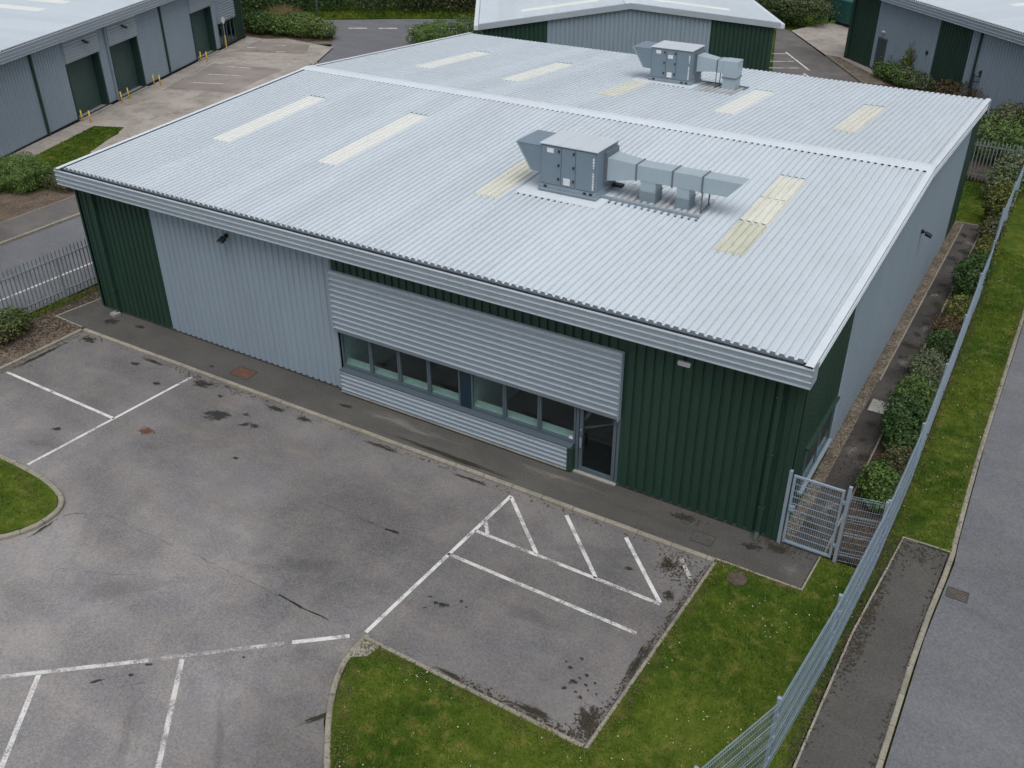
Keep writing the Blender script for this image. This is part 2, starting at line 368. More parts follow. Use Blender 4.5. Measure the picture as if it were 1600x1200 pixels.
def quick(name, V, F, mat, smooth=False):
    me = bpy.data.meshes.new(name); k = F.shape[1]
    me.vertices.add(len(V)); me.vertices.foreach_set('co', V.astype(np.float32).ravel())
    me.loops.add(F.size); me.loops.foreach_set('vertex_index', F.astype(np.int32).ravel())
    me.polygons.add(len(F)); me.polygons.foreach_set('loop_start', np.arange(0, F.size, k, dtype=np.int32))
    me.update(calc_edges=True); me.materials.append(M[mat])
    o = bpy.data.objects.new(name, me); COL.objects.link(o); return o
def inside(pts, X, Y):
    r = np.zeros(len(X), bool); n = len(pts)
    for i in range(n):
        x1, y1 = pts[i]; x2, y2 = pts[(i+1)%n]
        c = ((y1 > Y) != (y2 > Y)) & (X < (x2-x1)*(Y-y1)/((y2-y1) or 1e-9)+x1); r ^= c
    return r
def scatter(pts, dens):
    P = np.array(pts); lo, hi = P.min(0), P.max(0); n = int(dens*np.prod(hi-lo))
    X = rng.uniform(lo[0], hi[0], n); Y = rng.uniform(lo[1], hi[1], n); k = inside(pts, X, Y); return X[k], Y[k]
def blades(polys, dens, h, w, z, name='grass', mat='grass'):
    XS, YS = zip(*[scatter(p, dens) for p in polys]); X = np.concatenate(XS); Y = np.concatenate(YS); n = len(X)
    a = rng.uniform(0, 2*np.pi, n); hh = rng.uniform(.45, 1.15, n)*h*(1+.35*np.sin(X*1.3+1)*np.sin(Y*1.1)); ww = w*rng.uniform(.6,1.2,n); le = hh*rng.uniform(.2,1.1,n); la = rng.uniform(0,2*np.pi,n)
    V = np.zeros((n,3,3)); V[:,0] = np.c_[X-np.cos(a)*ww, Y-np.sin(a)*ww, np.full(n,z)]; V[:,1] = np.c_[X+np.cos(a)*ww, Y+np.sin(a)*ww, np.full(n,z)]
    V[:,2] = np.c_[X+np.cos(la)*le, Y+np.sin(la)*le, z+hh]
    o = quick(name, V.reshape(-1,3), np.arange(3*n).reshape(-1,3), mat); return struct(o, 'stuff')
def flakes(X, Y, z, size, name, mat, lift=.01):
    n = len(X); a = rng.uniform(0,2*np.pi,n); s = size*rng.uniform(.4,1.3,n); V = np.zeros((n,4,3))
    for i, (dx, dy) in enumerate(((-1,-.6),(1,-.5),(.8,.6),(-.7,.7))):
        V[:,i] = np.c_[X+s*(dx*np.cos(a)-dy*np.sin(a)), Y+s*(dx*np.sin(a)+dy*np.cos(a)), z+lift*rng.uniform(.3,1.6,n)]
    o = quick(name, V.reshape(-1,3), np.arange(4*n).reshape(-1,4), mat); return struct(o, 'stuff')
def leaves(blobs, n, size, sq=2.0, flat=.0):
    """leaf quads spread through lumpy ellipsoids"""
    blobs = [tuple(b) for b in blobs]; vol = np.array([b[3]*b[4]*b[5] for b in blobs])**.67; cnt = np.maximum(20, (n*vol/vol.sum()).astype(int)); out = []
    for b, c in zip(blobs, cnt):
        d = rng.normal(size=(c,3)); d /= np.linalg.norm(d,axis=1)[:,None]
        ph = rng.uniform(0,6.28,6)
        lump = 1+.16*np.sin(4.1*d[:,0]+ph[0])*np.sin(3.7*d[:,1]+ph[1])+.13*np.sin(8.3*d[:,2]+ph[2])*np.sin(7.1*d[:,0]+ph[3])+.08*np.sin(15*d[:,1]+ph[4])
        sup = 1/np.power((np.abs(d)**sq).sum(1), 1/sq)
        r = lump*sup*np.power(rng.uniform(.25,1.0,c), .28)
        p = d*r[:,None]*np.array(b[3:6])+np.array(b[:3])
        nr = d*.7+rng.normal(size=(c,3))*.65+np.array([0,0,.35]); nr /= np.linalg.norm(nr,axis=1)[:,None]
        t = np.cross(nr, rng.normal(size=(c,3))); t /= np.linalg.norm(t,axis=1)[:,None]+1e-9; bt = np.cross(nr, t)
        s = (size*rng.uniform(.5,1.25,c))[:,None]
        out.append(np.stack([p-t*s, p+bt*s*.55, p+t*s, p-bt*s*.55], 1))
    V = np.concatenate(out); V[:,:,2] = np.maximum(V[:,:,2], .01)
    return V.reshape(-1,3)
def shrub(name, label, loc, blobs, n, leaf, mat, cat='shrub', group=None, sq=2.0, stems=6, extra=None):
    if group == 'shrubs in the bed beside the long mesh fence': blobs = [(b[0],b[1],b[2]*1.15,b[3]*1.18,b[4]*1.15,b[5]*1.2) for b in blobs]; n = int(n*1.7)
    t = thing(name, label, cat, loc, 0, group)
    V = leaves(blobs, n, leaf, sq); o = quick('foliage', V, np.arange(len(V)).reshape(-1,4), mat); o.parent = t
    if extra:
        V = leaves(extra[0], extra[1], extra[2], sq); o = quick('foliage', V, np.arange(len(V)).reshape(-1,4), extra[3]); o.parent = t
    mb = MB(); ex = [b for b in blobs]
    for i in range(stems):
        b = random.choice(ex); q = (b[0]+random.uniform(-.5,.5)*b[3], b[1]+random.uniform(-.5,.5)*b[4], b[2]+random.uniform(-.1,.6)*b[5])
        r = max(.012, .03*b[5]); mb.tube((b[0]*.6+random.uniform(-.2,.2)*b[3], b[1]*.6+random.uniform(-.2,.2)*b[4], -.03), q, r, 6, r*.35)
    mb.build('stems', 'stem', t)
    return t

# ------------------------------------------------------------------ ground
bigpts = [(-900,-700),(900,-700),(900,1100),(-900,1100)]
sheet('ground', bigpts, -.30, 'lawn')
CZ = -.08                                                  # car park level; footway, lawns and floors are at 0
car = sheet('car_park', [(-24.26,-1.62),(-24.40,-14),(-40,-40),(6,-40),(3.0,-14.5),(-4.9,-11.3),(-6.1,-10.0),(-6.55,-9.15),(-6.78,-8.5),(-6.80,-7.78),(-1.33,-7.83),(-1.1,-1.52)], CZ, 'carpark')
front = [(-25.93,-1.44),(-24.30,-1.46),(-12.2,-1.50),(-1.13,-1.42),(1.01,-1.40),(1.06,0.15),(1.12,24.9),(.0,24.9),(.0,.0),(-25.09,0.0),(-25.72,.41)]
slabsheet('pavement', [(-25.93,-1.44),(-24.30,-1.48),(-1.13,-1.40),(1.01,-1.39),(1.06,-.02),(0.4,.0),(0,.06),(-25.09,.06),(-25.72,.41)], 0, .28, 'pave')
slabsheet('side_path', [(.365,-.02),(1.12,-.02),(1.12,24.6),(.365,24.6)], -.004, .2, 'sidepath')
slabsheet('gravel_strip', [(.0,.02),(.36,.02),(.36,24.5),(.0,24.5)], .004, .2, 'gravel')
slabsheet('soil', [(1.17,.2),(2.32,.2),(2.3,10),(2.15,17.2),(2.0,24.0),(2.0,26.5),(1.17,26.5)], -.012, .2, 'soil').name = 'planting_bed'
lawn_front = [(-6.72,-7.90),(-1.22,-7.93),(-.98,-1.45),(1.06,-1.44),(1.10,-.02),(2.30,-.02),(2.36,-1.5),(2.22,-3.6),(2.1,-5.2),(1.93,-6.7),(1.2,-8.75),(-.2,-12.2),(-3.6,-12.9),(-4.75,-11.4),(-5.98,-9.95),(-6.43,-9.08),(-6.66,-8.45)]
slabsheet('lawn', lawn_front, 0, .28, 'lawn')
verge = [(2.36,1.73),(3.86,1.73),(3.74,7.3),(3.76,15),(3.76,60),(2.0,60),(2.0,24),(2.15,17.2),(2.3,10)]
slabsheet('grass_verge', verge, 0, .28, 'lawn')
strip = [(2.30,-.02),(2.62,-.02),(2.64,1.72),(2.36,1.72)]
strip2 = [(2.36,1.73),(2.64,1.68),(2.36,-2.2),(2.30,-6.3),(2.2,-14),(-.2,-14),(1.2,-8.75),(1.93,-6.7),(2.1,-5.2),(2.22,-3.6),(2.36,-1.5),(2.32,.0)]
slabsheet('grass_verge', strip2, -.006, .28, 'lawn')
slabsheet('outer_path', [(2.69,1.70),(3.76,1.70),(3.66,-1.4),(3.67,-5.4),(3.7,-14),(2.25,-14),(2.36,-6.3),(2.42,-2.2)], -.01, .28, 'pave')
sheet('road', [(3.9,-14.5),(3.84,-5.3),(3.82,-1.4),(3.95,1.5),(3.9,2.5),(3.8,7.3),(3.8,60),(11,60),(11,-14.5)], -.10, 'road')
rear_lawn = [(.02,24.5),(1.15,24.55),(1.17,26.5),(1.1,30.3),(-3,30.6),(-12,30.6),(-12,24.5)]
slabsheet('rear_lawn', rear_lawn, -.008, .28, 'lawn')
isl = [(-19.95,-7.74),(-18.8,-7.73),(-17.76,-7.79),(-16.97,-7.97),(-16.58,-8.21),(-16.35,-8.66),(-16.37,-9.29),(-16.71,-9.94),(-17.4,-10.5),(-19.95,-12.2),(-24,-14.5)]
iin = [(x+(-.1), y+(-.08 if y > -8.3 else .1)) for x, y in isl]
slabsheet('lawn_island', iin+[(-30,-14.5),(-30,-7.9),(-24.5,-7.8)], .0, .28, 'lawn')
leftbed = [(-25.97,-1.50),(-24.40,-1.56),(-24.45,-7.8),(-26.85,-7.8),(-26.85,1.5),(-26.85,24),(-25.12,24),(-25.12,.1),(-25.75,.46)]
slabsheet('planting_bed', leftbed, -.02, .28, 'bark')
# left road and beyond
sheet('road', [(-27.0,-30),(-33.72,-30),(-33.6,5.5),(-33.9,14),(-35.8,22),(-39.5,29),(-43.7,32.9),(-45.9,37.0),(-47.0,38.5),(-49.8,40.9),(-54.5,42.4),(-75,33),(-75,42),(-59.5,41.6),(-53.7,44.9),(-48.4,48.6),(-42.6,52.0),(-20.4,67),(-20.6,61.5),(-38.4,46.2),(-40.6,43.3),(-41.9,40.6),(-41.8,39.2),(-39,34.5),(-33.0,28),(-29.0,20),(-27.2,12)], -.10, 'road')
slabsheet('pavement', [(-33.75,-30),(-35.6,-30),(-35.65,3),(-35.7,7),(-36.3,14),(-38.6,22.5),(-41.5,28),(-43.9,32.6),(-40.0,28.9),(-36.0,22),(-34.05,14),(-33.75,5.5)], 0, .25, 'oldasph')
slabsheet('planting_bed', [(-35.65,-30),(-35.65,3),(-35.7,7),(-36.3,11),(-40.1,8.95),(-42.2,8.85),(-41.4,5),(-41.4,-30)], .0, .25, 'bark')
lgrass = [(-42.2,8.83),(-44.28,14.72),(-42.6,15.4),(-42.0,14.4),(-40.6,11.6),(-38.3,9.4),(-37.6,6.4),(-40,6.6),(-41.6,7.4)]
slabsheet('lawn', lgrass, .012, .2, 'lawn')
sheet('path', [(-43.4,8),(-42.15,8.7),(-44.3,14.8),(-45.85,15.15)], -.002, 'conc')
sheet('yard', [(-40.4,10.5),(-42.0,14.6),(-44.3,14.75),(-45.8,14.9),(-54.0,36.7),(-52.3,36.7),(-50.8,37.6),(-45.8,37.2),(-43.7,32.9),(-41.3,28),(-38.5,22.5),(-36.3,14.4),(-36.3,11)], -.006, 'conc')
sheet('parking_bay', [(-47.15,22.5),(-49.65,29.0),(-44.3,30.3),(-42.86,23.9)], -.001, 'bay')
sheet('parking_bay', [(-50.95,32.5),(-52.0,36.0),(-47.9,37.0),(-46.0,34.5)], -.001, 'bay')
slabsheet('planting_bed', [(-54.6,36.8),(-52.2,36.75),(-50.8,37.7),(-48.6,37.5),(-47.0,38.5),(-48.5,40.4),(-51,40.9),(-57,39.5)], .004, .25, 'soil')
slabsheet('grass_verge', [(-75,45),(-59.4,41.9),(-53.6,45.2),(-48.3,48.9),(-42.5,52.3),(-20,68.4),(-28,80),(-75,60)], .0, .25, 'lawn')
slabsheet('planting_bed', [(-41.75,39.3),(-41.5,40.7),(-40.3,43.0),(-38.6,45.5),(-26,52),(-26,30),(-33.5,29)], .0, .25, 'soil')
# right of the building behind
sheet('road', [(-20,62),(-18.3,60.5),(-13.7,53.4),(-9.1,46.2),(-4,40),(-1,31.5),(-14,31),(-15.5,47)], -.10, 'oldasph')
sheet('yard', [(-18.3,60.4),(-13.7,53.45),(-12.1,53.05),(-9.2,60),(-12,68),(-17,64.5)], -.006, 'conc')
slabsheet('gravel_strip', [(-13.62,53.4),(-12.25,52.9),(-9.5,50.1),(-8,47),(-9.0,46.3)], .006, .2, 'gravel')
slabsheet('planting_bed', [(-9.0,46.4),(-8.2,47.6),(-9.3,49.9),(-1.0,41.7),(2.0,39),(2.0,26.5),(1.15,26.55),(1.1,30.4),(-1,31.4),(-4,40)], -.01, .2, 'soil')
sheet('path', [(-12.5,53.0),(-12.02,53.08),(-8.5,49.52),(-9.2,49.1)], .012, 'conc')

# kerbs and edgings
kb = MB()
kerb_run(kb, [(-24.26,-1.62),(-1.06,-1.53)], .14, -.25, .012, .92)
kerb_run(kb, [(-24.30,-8.0),(-24.26,-1.62)], .12, -.25, .012, .92)
kerb_run(kb, smoothline([(-30,-7.62),(-19.95,-7.70),(-18.8,-7.69),(-17.76,-7.75),(-16.97,-7.93),(-16.50,-8.19),(-16.28,-8.66),(-16.31,-9.32),(-16.69,-10.0),(-17.4,-10.6),(-24,-14.6)],1), .14, -.25, .02, .6, side=-1)
kerb_run(kb, smoothline([(-6.83,-7.76),(-6.81,-8.5),(-6.6,-9.12),(-6.17,-9.86),(-5.2,-11.05),(-3.8,-12.4),(-1,-13.6)],1), .13, -.25, .02, .6, side=1)
kerb_run(kb, [(-6.83,-7.78),(-1.30,-7.82)], .10, -.25, .012, .92, side=-1)
kerb_run(kb, [(-1.30,-7.90),(-1.07,-1.55)], .10, -.25, .012, .92, side=-1)
struct(kb.build('kerb', 'kerb'))
kb = MB()
kerb_run(kb, smoothline([(3.83,-14.4),(3.80,-5.3),(3.78,-1.4),(3.92,1.5),(3.87,2.5),(3.77,7.3),(3.77,59)],1), .12, -.25, .02, .92, side=1)
struct(kb.build('kerb', 'kerb'))
kb = MB()
kerb_run(kb, [(-33.70,-30),(-33.58,5.5),(-33.85,14),(-35.75,22),(-39.4,29),(-43.6,32.9)], .14, -.25, .02, .92, side=1)
struct(kb.build('kerb', 'kerb'))
kb = MB()
for pl, sd_ in (([(-1.05,-1.40),(1.03,-1.38),(1.08,-.03)],-1), ([(1.13,.1),(1.14,24.6)],-1), ([(-24.42,-1.53),(-25.97,-1.46),(-25.74,.45),(-25.1,.1)],-1),
    ([(2.66,1.73),(2.39,-2.2),(2.33,-6.3),(2.22,-14)],1), ([(2.66,1.72),(3.80,1.75)],1), ([(-.02,24.54),(1.15,24.56)],1), ([(.36,24.4),(.36,9.2)],1),
    ([(-35.62,-30),(-35.64,3),(-35.68,7),(-36.3,11)],1), ([(-47.05,22.3),(-50.1,29.3)],1), ([(-50.9,32.4),(-52.2,36.6)],1),([(-13.68,53.45),(-9.05,46.2)],1),([(-54.4,36.7),(-52.2,36.65),(-50.8,37.6),(-48.6,37.4),(-46.9,38.5)],1),([(-41.8,39.2),(-41.5,40.8),(-40.2,43.2)],-1)):
    kerb_run(kb, pl, .05, -.15, .022, .9, .004, sd_)
struct(kb.build('edging', 'kerb'))
stone = MB(); stone.add([(-6.79,-7.9,.006),(-6.3,-7.9,.006),(-6.38,-8.25,.006),(-6.66,-8.45,.006)], [(3,2,1,0)]); struct(stone.build('kerb', 'conc'))

# painted lines (parts of the car park and roads)
def line(p, q, w, mat, parent, z=CZ+.004):
    p, q = Vector((*p, z)), Vector((*q, z)); d = (q-p).normalized(); a = Vector((-d.y, d.x, 0))*w/2
    mb = MB(); mb.add([p-a, q-a, q+a, p+a], [(0,1,2,3)]); return mb.build('painted_line', mat, parent)
for p, q, w, m in [((-24.07,-4.72),(-18.81,-4.76),.10,'paint'),((-18.65,-1.83),(-18.97,-7.57),.10,'paint'),((-6.65,-1.80),(-6.89,-7.66),.10,'paint'),
    ((-6.62,-1.84),(-4.93,-3.43),.10,'paint'),((-5.0,-1.75),(-3.28,-3.45),.10,'paint'),((-3.3,-1.75),(-1.64,-3.42),.10,'paint'),((-1.79,-1.78),(-1.34,-2.30),.10,'paintf'),((-6.73,-2.97),(-6.36,-3.42),.10,'paintw'),
    ((-6.70,-3.48),(-1.62,-3.46),.10,'paintw'),((-6.80,-4.56),(-1.69,-4.57),.10,'paintw'),((-12.74,-12.67),(-10.4,-10.72),.11,'paintw'),((-10.4,-10.70),(-8.2,-8.83),.11,'paintf'),((-8.1,-8.74),(-7.13,-7.93),.11,'paint'),
    ((-13.9,-13.6),(-12.8,-12.72),.11,'paint'),((-12.1,-12.19),(-10.0,-14.95),.11,'paint'),((-9.81,-10.32),(-7.3,-13.5),.11,'paintw')]:
    line(p, q, w, m, car)
yl = bpy.data.objects['yard']
for k in range(5): line((-51.7+k*2.15,42.3+k*1.22),(-50.4+k*2.15,43.05+k*1.22), .28, 'paint', bpy.data.objects['road'], -.09)
for i, (p, q) in enumerate([((-47.1,24.4),(-44.6,25.4)),((-47.9,26.5),(-45.4,27.4)),((-48.8,28.6),(-46.3,29.3)),((-51.3,33.9),(-50.6,34.1)),((-49.9,35.5),(-49.2,35.8)),((-48.4,33.9),(-47.8,34.2)),
    ((-17.2,52.2),(-16.2,52.7)),((-16.6,49.8),(-15.1,50.6)),((-16.0,47.9),(-14.2,48.9)),((-15.4,45.9),(-13.2,47.2)),((-13.5,47.6),(-12.3,46.1)),((-16.5,53.2),(-13.4,48.6))]):
    line(p, q, .13, 'paintw' if i < 3 else 'paint', yl, .004 if i < 6 else -.094)

line((-29.12,-6), (-28.9,2.6), .11, 'paint', bpy.data.objects['road.001'], -.096); line((-28.9,2.6), (-28.7,9), .11, 'paint', bpy.data.objects['road.001'], -.096)
# stains, cracks and dirt on the surfaces
for x, y, rx, ry, a in [(-5.93,-6.08,.10,.08,0),(-6.08,-6.1,.08,.06,0),(-5.82,-6.03,.07,.06,0),(-5.6,-5.75,.05,.05,0),(-6.3,-6.0,.06,.03,.6),(-5.4,-5.85,.04,.03,0),(-6.2,-6.35,.07,.02,.9),
    (-2.27,-6.51,.10,.07,.3),(-2.5,-6.2,.06,.06,0),(-2.1,-6.2,.05,.05,0),(-2.35,-6.75,.05,.05,0),(-2.0,-6.45,.05,.04,0),(-1.95,-6.8,.05,.05,0),(-2.1,-6.72,.04,.03,0),(-2.4,-5.85,.06,.04,0),(-2.65,-6.1,.03,.03,0),(-1.85,-6.3,.04,.04,0),(-1.9,-6.55,.03,.03,0),(-1.7,-6.55,.03,.03,0),(-2.2,-6.35,.05,.03,0),
    (-17.0,-2.2,.12,.07,0),(-20.9,-2.2,.2,.1,.4),(-19.3,-2.7,.16,.09,0),(-19.8,-6.0,.2,.08,.5),(-14.2,-4.35,.10,.07,0),(-10.9,-11.7,.16,.05,.9),(-10.4,-11.2,.07,.04,.4),(-10.3,-10.8,.09,.04,.7),(-8.7,-9.6,.05,.03,0),(-17.0,-8.6,.25,.04,.2)]:
    stain('oil', x, y, rx*1.35, ry*1.35, a, CZ+.006, car, 'oil_stain')
for x, y, rx, ry, a, m in [(-16.3,-3.05,.62,.42,.2,'damp'),(-15.55,-2.55,.15,.12,0,'damp'),(-15.2,-2.95,.3,.13,.9,'damp'),(-14.9,-2.88,.22,.16,.1,'damp'),(-17.45,-4.7,.34,.24,0,'rustst'),(-15.0,-1.85,.6,.16,0,'moss'),(-18.0,-1.95,.55,.3,.2,'moss'),(-13.9,-1.85,.5,.16,0,'moss'),(-11,-1.78,.9,.12,0,'moss'),(-8,-1.75,.9,.10,0,'moss'),
    (-2.0,-2.15,.28,.34,.3,'moss'),(-2.75,-2.75,.16,.10,.3,'moss'),(-1.55,-3.1,.2,.3,.2,'moss'),(-1.55,-7.2,.35,.55,.4,'moss'),(-2.6,-7.6,.8,.16,0,'moss'),(-4.6,-7.68,.6,.10,0,'moss'),(-1.35,-5.3,.14,.9,0,'moss'),(-20.5,-1.8,.8,.12,0,'moss'),(-23.6,-1.9,.6,.25,0,'moss'),(-24.05,-3.6,.15,1.4,0,'moss'),(-6.2,-9.9,.1,.7,-.6,'moss'),(-5.4,-11.0,.12,.8,-.7,'moss'),(-16.2,-9.1,.1,.6,0,'moss'),
    (-15.9,-4.0,1.6,.8,.2,'tan'),(-13.0,-3.2,1.3,.6,.1,'tan'),(-11.3,-2.9,.45,.18,.3,'wash'),(-10.9,-2.75,.2,.08,.3,'wash'),(-9.3,-3.1,.6,.3,.2,'tan'),(-16.4,-2.4,1.4,.45,0,'tan'),(-13,-5.5,2.2,.9,.5,'wash'),(-15.4,-6.2,1.2,.6,.9,'wash'),(-21,-5.8,1.8,.7,.1,'wash'),(-21.5,-3.2,1.6,.5,.1,'wash'),(-3.2,-6.3,1.6,.7,.1,'wash'),(-2.4,-7.0,.9,.4,.1,'wash'),(-5.8,-7.0,1.0,.4,.1,'wash'),
    (-5.7,-2.7,1.3,.9,0,'rubber'),(-3.6,-2.6,1.5,.8,.1,'rubber'),(-7.6,-8.9,.9,.5,.8,'rubber'),(-9.4,-6.6,2.2,.7,.7,'rubber'),(-12.5,-9.3,2.2,.8,.6,'rubber'),(-8.4,-11.3,1.8,.35,-.85,'wash'),(-7.4,-10.6,1.6,.3,-.85,'wash'),(-9.2,-12.3,1.8,.35,-.85,'rubber'),(-7.8,-11.2,1.6,.25,-.85,'rubber'),(-19.5,-6.7,1.5,.6,.3,'rubber'),(-4.0,-5.3,1.5,.5,0,'rubber')]:
    stain(m, x, y, rx, ry, a, CZ+.0045+random.uniform(0,.001), car, 'stain')
pv = bpy.data.objects['pavement']
for x, y, rx, ry, a, m in [(-23.9,-.7,.42,.3,.1,'damp'),(-22.7,-.45,.3,.14,.2,'damp'),(-13.2,-.72,.4,.12,.1,'moss'),(-.45,-.55,.4,.22,.1,'damp'),(.12,-.3,.42,.25,.2,'moss'),(-2.3,-.35,.55,.2,.2,'moss'),(-6,-.6,2.5,.35,0,'tan'),(-11,-.6,2.5,.4,0,'tan'),(-3.5,-.8,2.5,.5,0,'rubber'),(-20.5,-.8,1.6,.3,0,'rubber'),(-18.5,-1.1,.2,.1,.1,'damp'),(.6,-.9,.4,.35,0,'wash'),(-9,-1.25,3,.14,0,'moss')]:
    stain(m, x, y, rx, ry, a, .004, pv, 'stain')
sp = bpy.data.objects['side_path']
for k in range(26): stain('damp' if k % 2 else 'moss', random.uniform(.5,1.05), 1+k*.92, random.uniform(.15,.5), random.uniform(.15,.6), random.uniform(-.8,.8), .002, sp, 'stain')
for k in range(8): stain('tan', random.uniform(.6,1.0), 2+k*2.9, .3, .5, random.uniform(-.8,.8), .0032, sp, 'stain')
def crack(pts, w, mat, parent, z):
    P = []
    for a, b in zip(pts[:-1], pts[1:]):
        n = max(2, int(math.dist(a, b)/.25))
        for i in range(n): k = i/n; P.append((a[0]+(b[0]-a[0])*k+random.gauss(0,.018), a[1]+(b[1]-a[1])*k+random.gauss(0,.018)))
    P.append(pts[-1]); mb = MB()
    for (x0,y0),(x1,y1) in zip(P[:-1], P[1:]):
        d = Vector((x1-x0,y1-y0)).normalized(); a = Vector((-d.y,d.x))*w*random.uniform(.5,1.3)/2
        mb.add([(x0-a.x,y0-a.y,z),(x1-a.x,y1-a.y,z),(x1+a.x,y1+a.y,z),(x0+a.x,y0+a.y,z)], [(0,1,2,3)])
    return mb.build('crack', mat, parent)
tcr = NT('tar_crack'); al = tcr.rng(tcr.noise(1.6, 6, .7), .42, .62, 0, .36); M['tar'] = tcr.done((.018,.018,.019), .7, alpha=al)
tcr = NT('tar_joint'); al = tcr.rng(tcr.noise(2.6, 6, .7), .34, .5, 0, .95); M['tarj'] = tcr.done((.014,.014,.015), .7, alpha=al)
crack([(-15.3,-7.9),(-12.7,-7.85),(-11.2,-7.8),(-9.4,-7.82)], .022, 'tar', car, CZ+.008)
crack([(-9.4,-7.82),(-7.85,-7.80)], .045, 'tarj', car, CZ+.008)
crack([(-10.9,-4.65),(-8.6,-4.6),(-7.2,-4.42)], .04, 'tar', car, CZ+.008)
crack([(-8.7,-4.62),(-8.3,-4.57)], .09, 'tarj', car, CZ+.0085)
crack([(-16.2,-8.5),(-15.5,-7.95),(-15.3,-7.9)], .025, 'tar', car, CZ+.008)
crack([(-12.1,-7.85),(-12.3,-8.6),(-13.2,-9.3),(-15.3,-10.2)], .02, 'tar', car, CZ+.008)
crack([(-10.2,-11.4),(-9.7,-10.9),(-9.4,-10.7)], .02, 'tar', car, CZ+.008)

# litter, grass blades, daisies
X = []; Y = []
def edge(a, b, n, sp_):
    t = rng.uniform(0,1,n); X.append(a[0]+(b[0]-a[0])*t+rng.normal(0,sp_[0],n)); Y.append(a[1]+(b[1]-a[1])*t+rng.normal(0,sp_[1],n))
edge((-24,-1.72),(-1.4,-1.62),260,(.1,.05)); edge((-19,-1.8),(-16.5,-1.72),120,(.3,.1)); edge((-1.38,-7.6),(-1.18,-1.9),420,(.05,.2)); edge((-4.5,-7.72),(-1.5,-7.74),360,(.1,.07)); edge((-1.5,-7.55),(-1.5,-7.3),260,(.14,.2)); edge((-1.6,-2.3),(-1.9,-1.9),200,(.22,.25)); edge((-24.1,-7),(-24.1,-1.8),150,(.05,.3)); edge((-6.75,-8.4),(-4.9,-11.4),120,(.06,.06))
flakes(np.concatenate(X), np.concatenate(Y), CZ+.008, .022, 'dead_leaves', 'litter')
X = []; Y = []
edge((2.42,1.2),(2.2,-9),1600,(.10,.3)); edge((2.6,1.5),(2.62,-3.5),700,(.09,.3)); edge((2.5,1.6),(3.3,1.2),260,(.3,.3)); edge((-.2,-.2),(.5,-.15),120,(.3,.12)); edge((-2.3,-.4),(-2.2,-.3),60,(.25,.1)); edge((3.66,1.4),(3.6,-10),220,(.05,.3)); edge((1.1,1),(1.1,24),1500,(.08,.3)); edge((.8,1),(.8,24),700,(.2,.3)); edge((2.3,0),(2.05,20),1800,(.16,.3)); edge((1.8,0),(1.7,24),1600,(.3,.3))
flakes(np.concatenate(X), np.concatenate(Y), .008, .022, 'dead_leaves', 'litter')
X = []; Y = []
edge((-25.6,-4),(-25.9,1.2),2600,(.7,.8)); edge((-26.2,-1),(-26.2,3),700,(.4,1))
flakes(np.concatenate(X), np.concatenate(Y), -.012, .03, 'dead_leaves', 'litter')
X = []; Y = []
edge((-6.6,-8.05),(-1.25,-8.05),700,(.1,.12)); edge((-1.08,-7.9),(-.86,-1.6),700,(.08,.2)); edge((-6.6,-8.6),(-4.7,-11.2),500,(.12,.15)); edge((-.9,-1.55),(1.0,-1.55),250,(.1,.08)); edge((3.6,2),(3.6,20),900,(.08,.3)); edge((2.45,2),(2.3,18),1500,(.14,.3)); edge((-19.5,-7.9),(-16.6,-8.6),250,(.1,.12)); edge((2.1,-6),(2.3,-1),400,(.14,.3))
flakes(np.concatenate(X), np.concatenate(Y), .03, .016, 'dry_thatch', 'thatch')
blades([lawn_front], 900, .055, .011, 0); blades([verge[:4]+[(3.75,22),(2.05,22),(2.15,17.2),(2.3,10)]], 650, .055, .012, 0)
blades([strip2], 500, .06, .012, -.006); blades([[(-24.5,-7.75),(-19.95,-7.84),(-17.8,-7.95),(-17.0,-8.15),(-16.55,-8.7),(-16.6,-9.4),(-17.3,-10.3),(-24,-14.4)]], 420, .055, .014, 0)
blades([lawn_front], 55, .085, .016, 0, 'grass', 'tuft'); blades([verge[:4]+[(3.75,22),(2.05,22),(2.15,17.2),(2.3,10)]], 45, .085, .016, 0, 'grass', 'tuft')
blades([rear_lawn], 250, .07, .018, -.008); blades([lgrass], 260, .07, .02, .012); blades([[(-26.85,-5),(-26.45,-5),(-26.4,1.5),(-26.85,1.5)]], 500, .16, .014, -.02)
dx, dy = scatter(lawn_front, 14); k = (np.sin(dx*1.7+.5)*np.sin(dy*1.9+1)+rng.normal(0,.45,len(dx))) > .35; d2x, d2y = scatter(verge[:4]+[(3.75,22),(2.05,22),(2.15,17.2),(2.3,10)], 5)
flakes(np.concatenate([dx[k], d2x]), np.concatenate([dy[k], d2y]), .05, .0115, 'daisies', 'daisy')

# ------------------------------------------------------------------ main warehouse
WD, DP, SL = 25.09, 24.24, .06175
ZR, Y0 = 6.01, 12.12
rz = lambda y: ZR-SL*abs(y-Y0)
wh = thing('warehouse', 'large grey and green metal clad warehouse with low pitched pale roof in the centre', 'warehouse')
Xv, Yv, Zv = (1,0,0), (0,1,0), (0,0,1)
cl = math.hypot(1, SL); VF = (0, 1/cl, SL/cl); NF = (0, -SL/cl, 1/cl); VB = (0, 1/cl, -SL/cl); NB = (0, SL/cl, 1/cl)
RPIT = .21
RP = dict(pitch=RPIT, rib=.150, depth=.062, b=.022)
GP = {'grey': dict(pitch=.25, rib=.178, depth=.040, b=.020)}
def wall(name, mat, x0, x1, z0, z1): return MB().corr((0,0,0), Xv, Zv, (0,-1,0), x0, x1, z0, z1, phase=-25.06, **GP.get(mat, {})).build(name, mat, wh)
wall('wall_panel', 'green', -25.06, -21.50, .06, 4.9)
wall('wall_panel', 'grey', -21.50, -13.86, .06, 4.9)
wall('wall_panel', 'green', -13.86, -4.42, 4.02, 4.9)
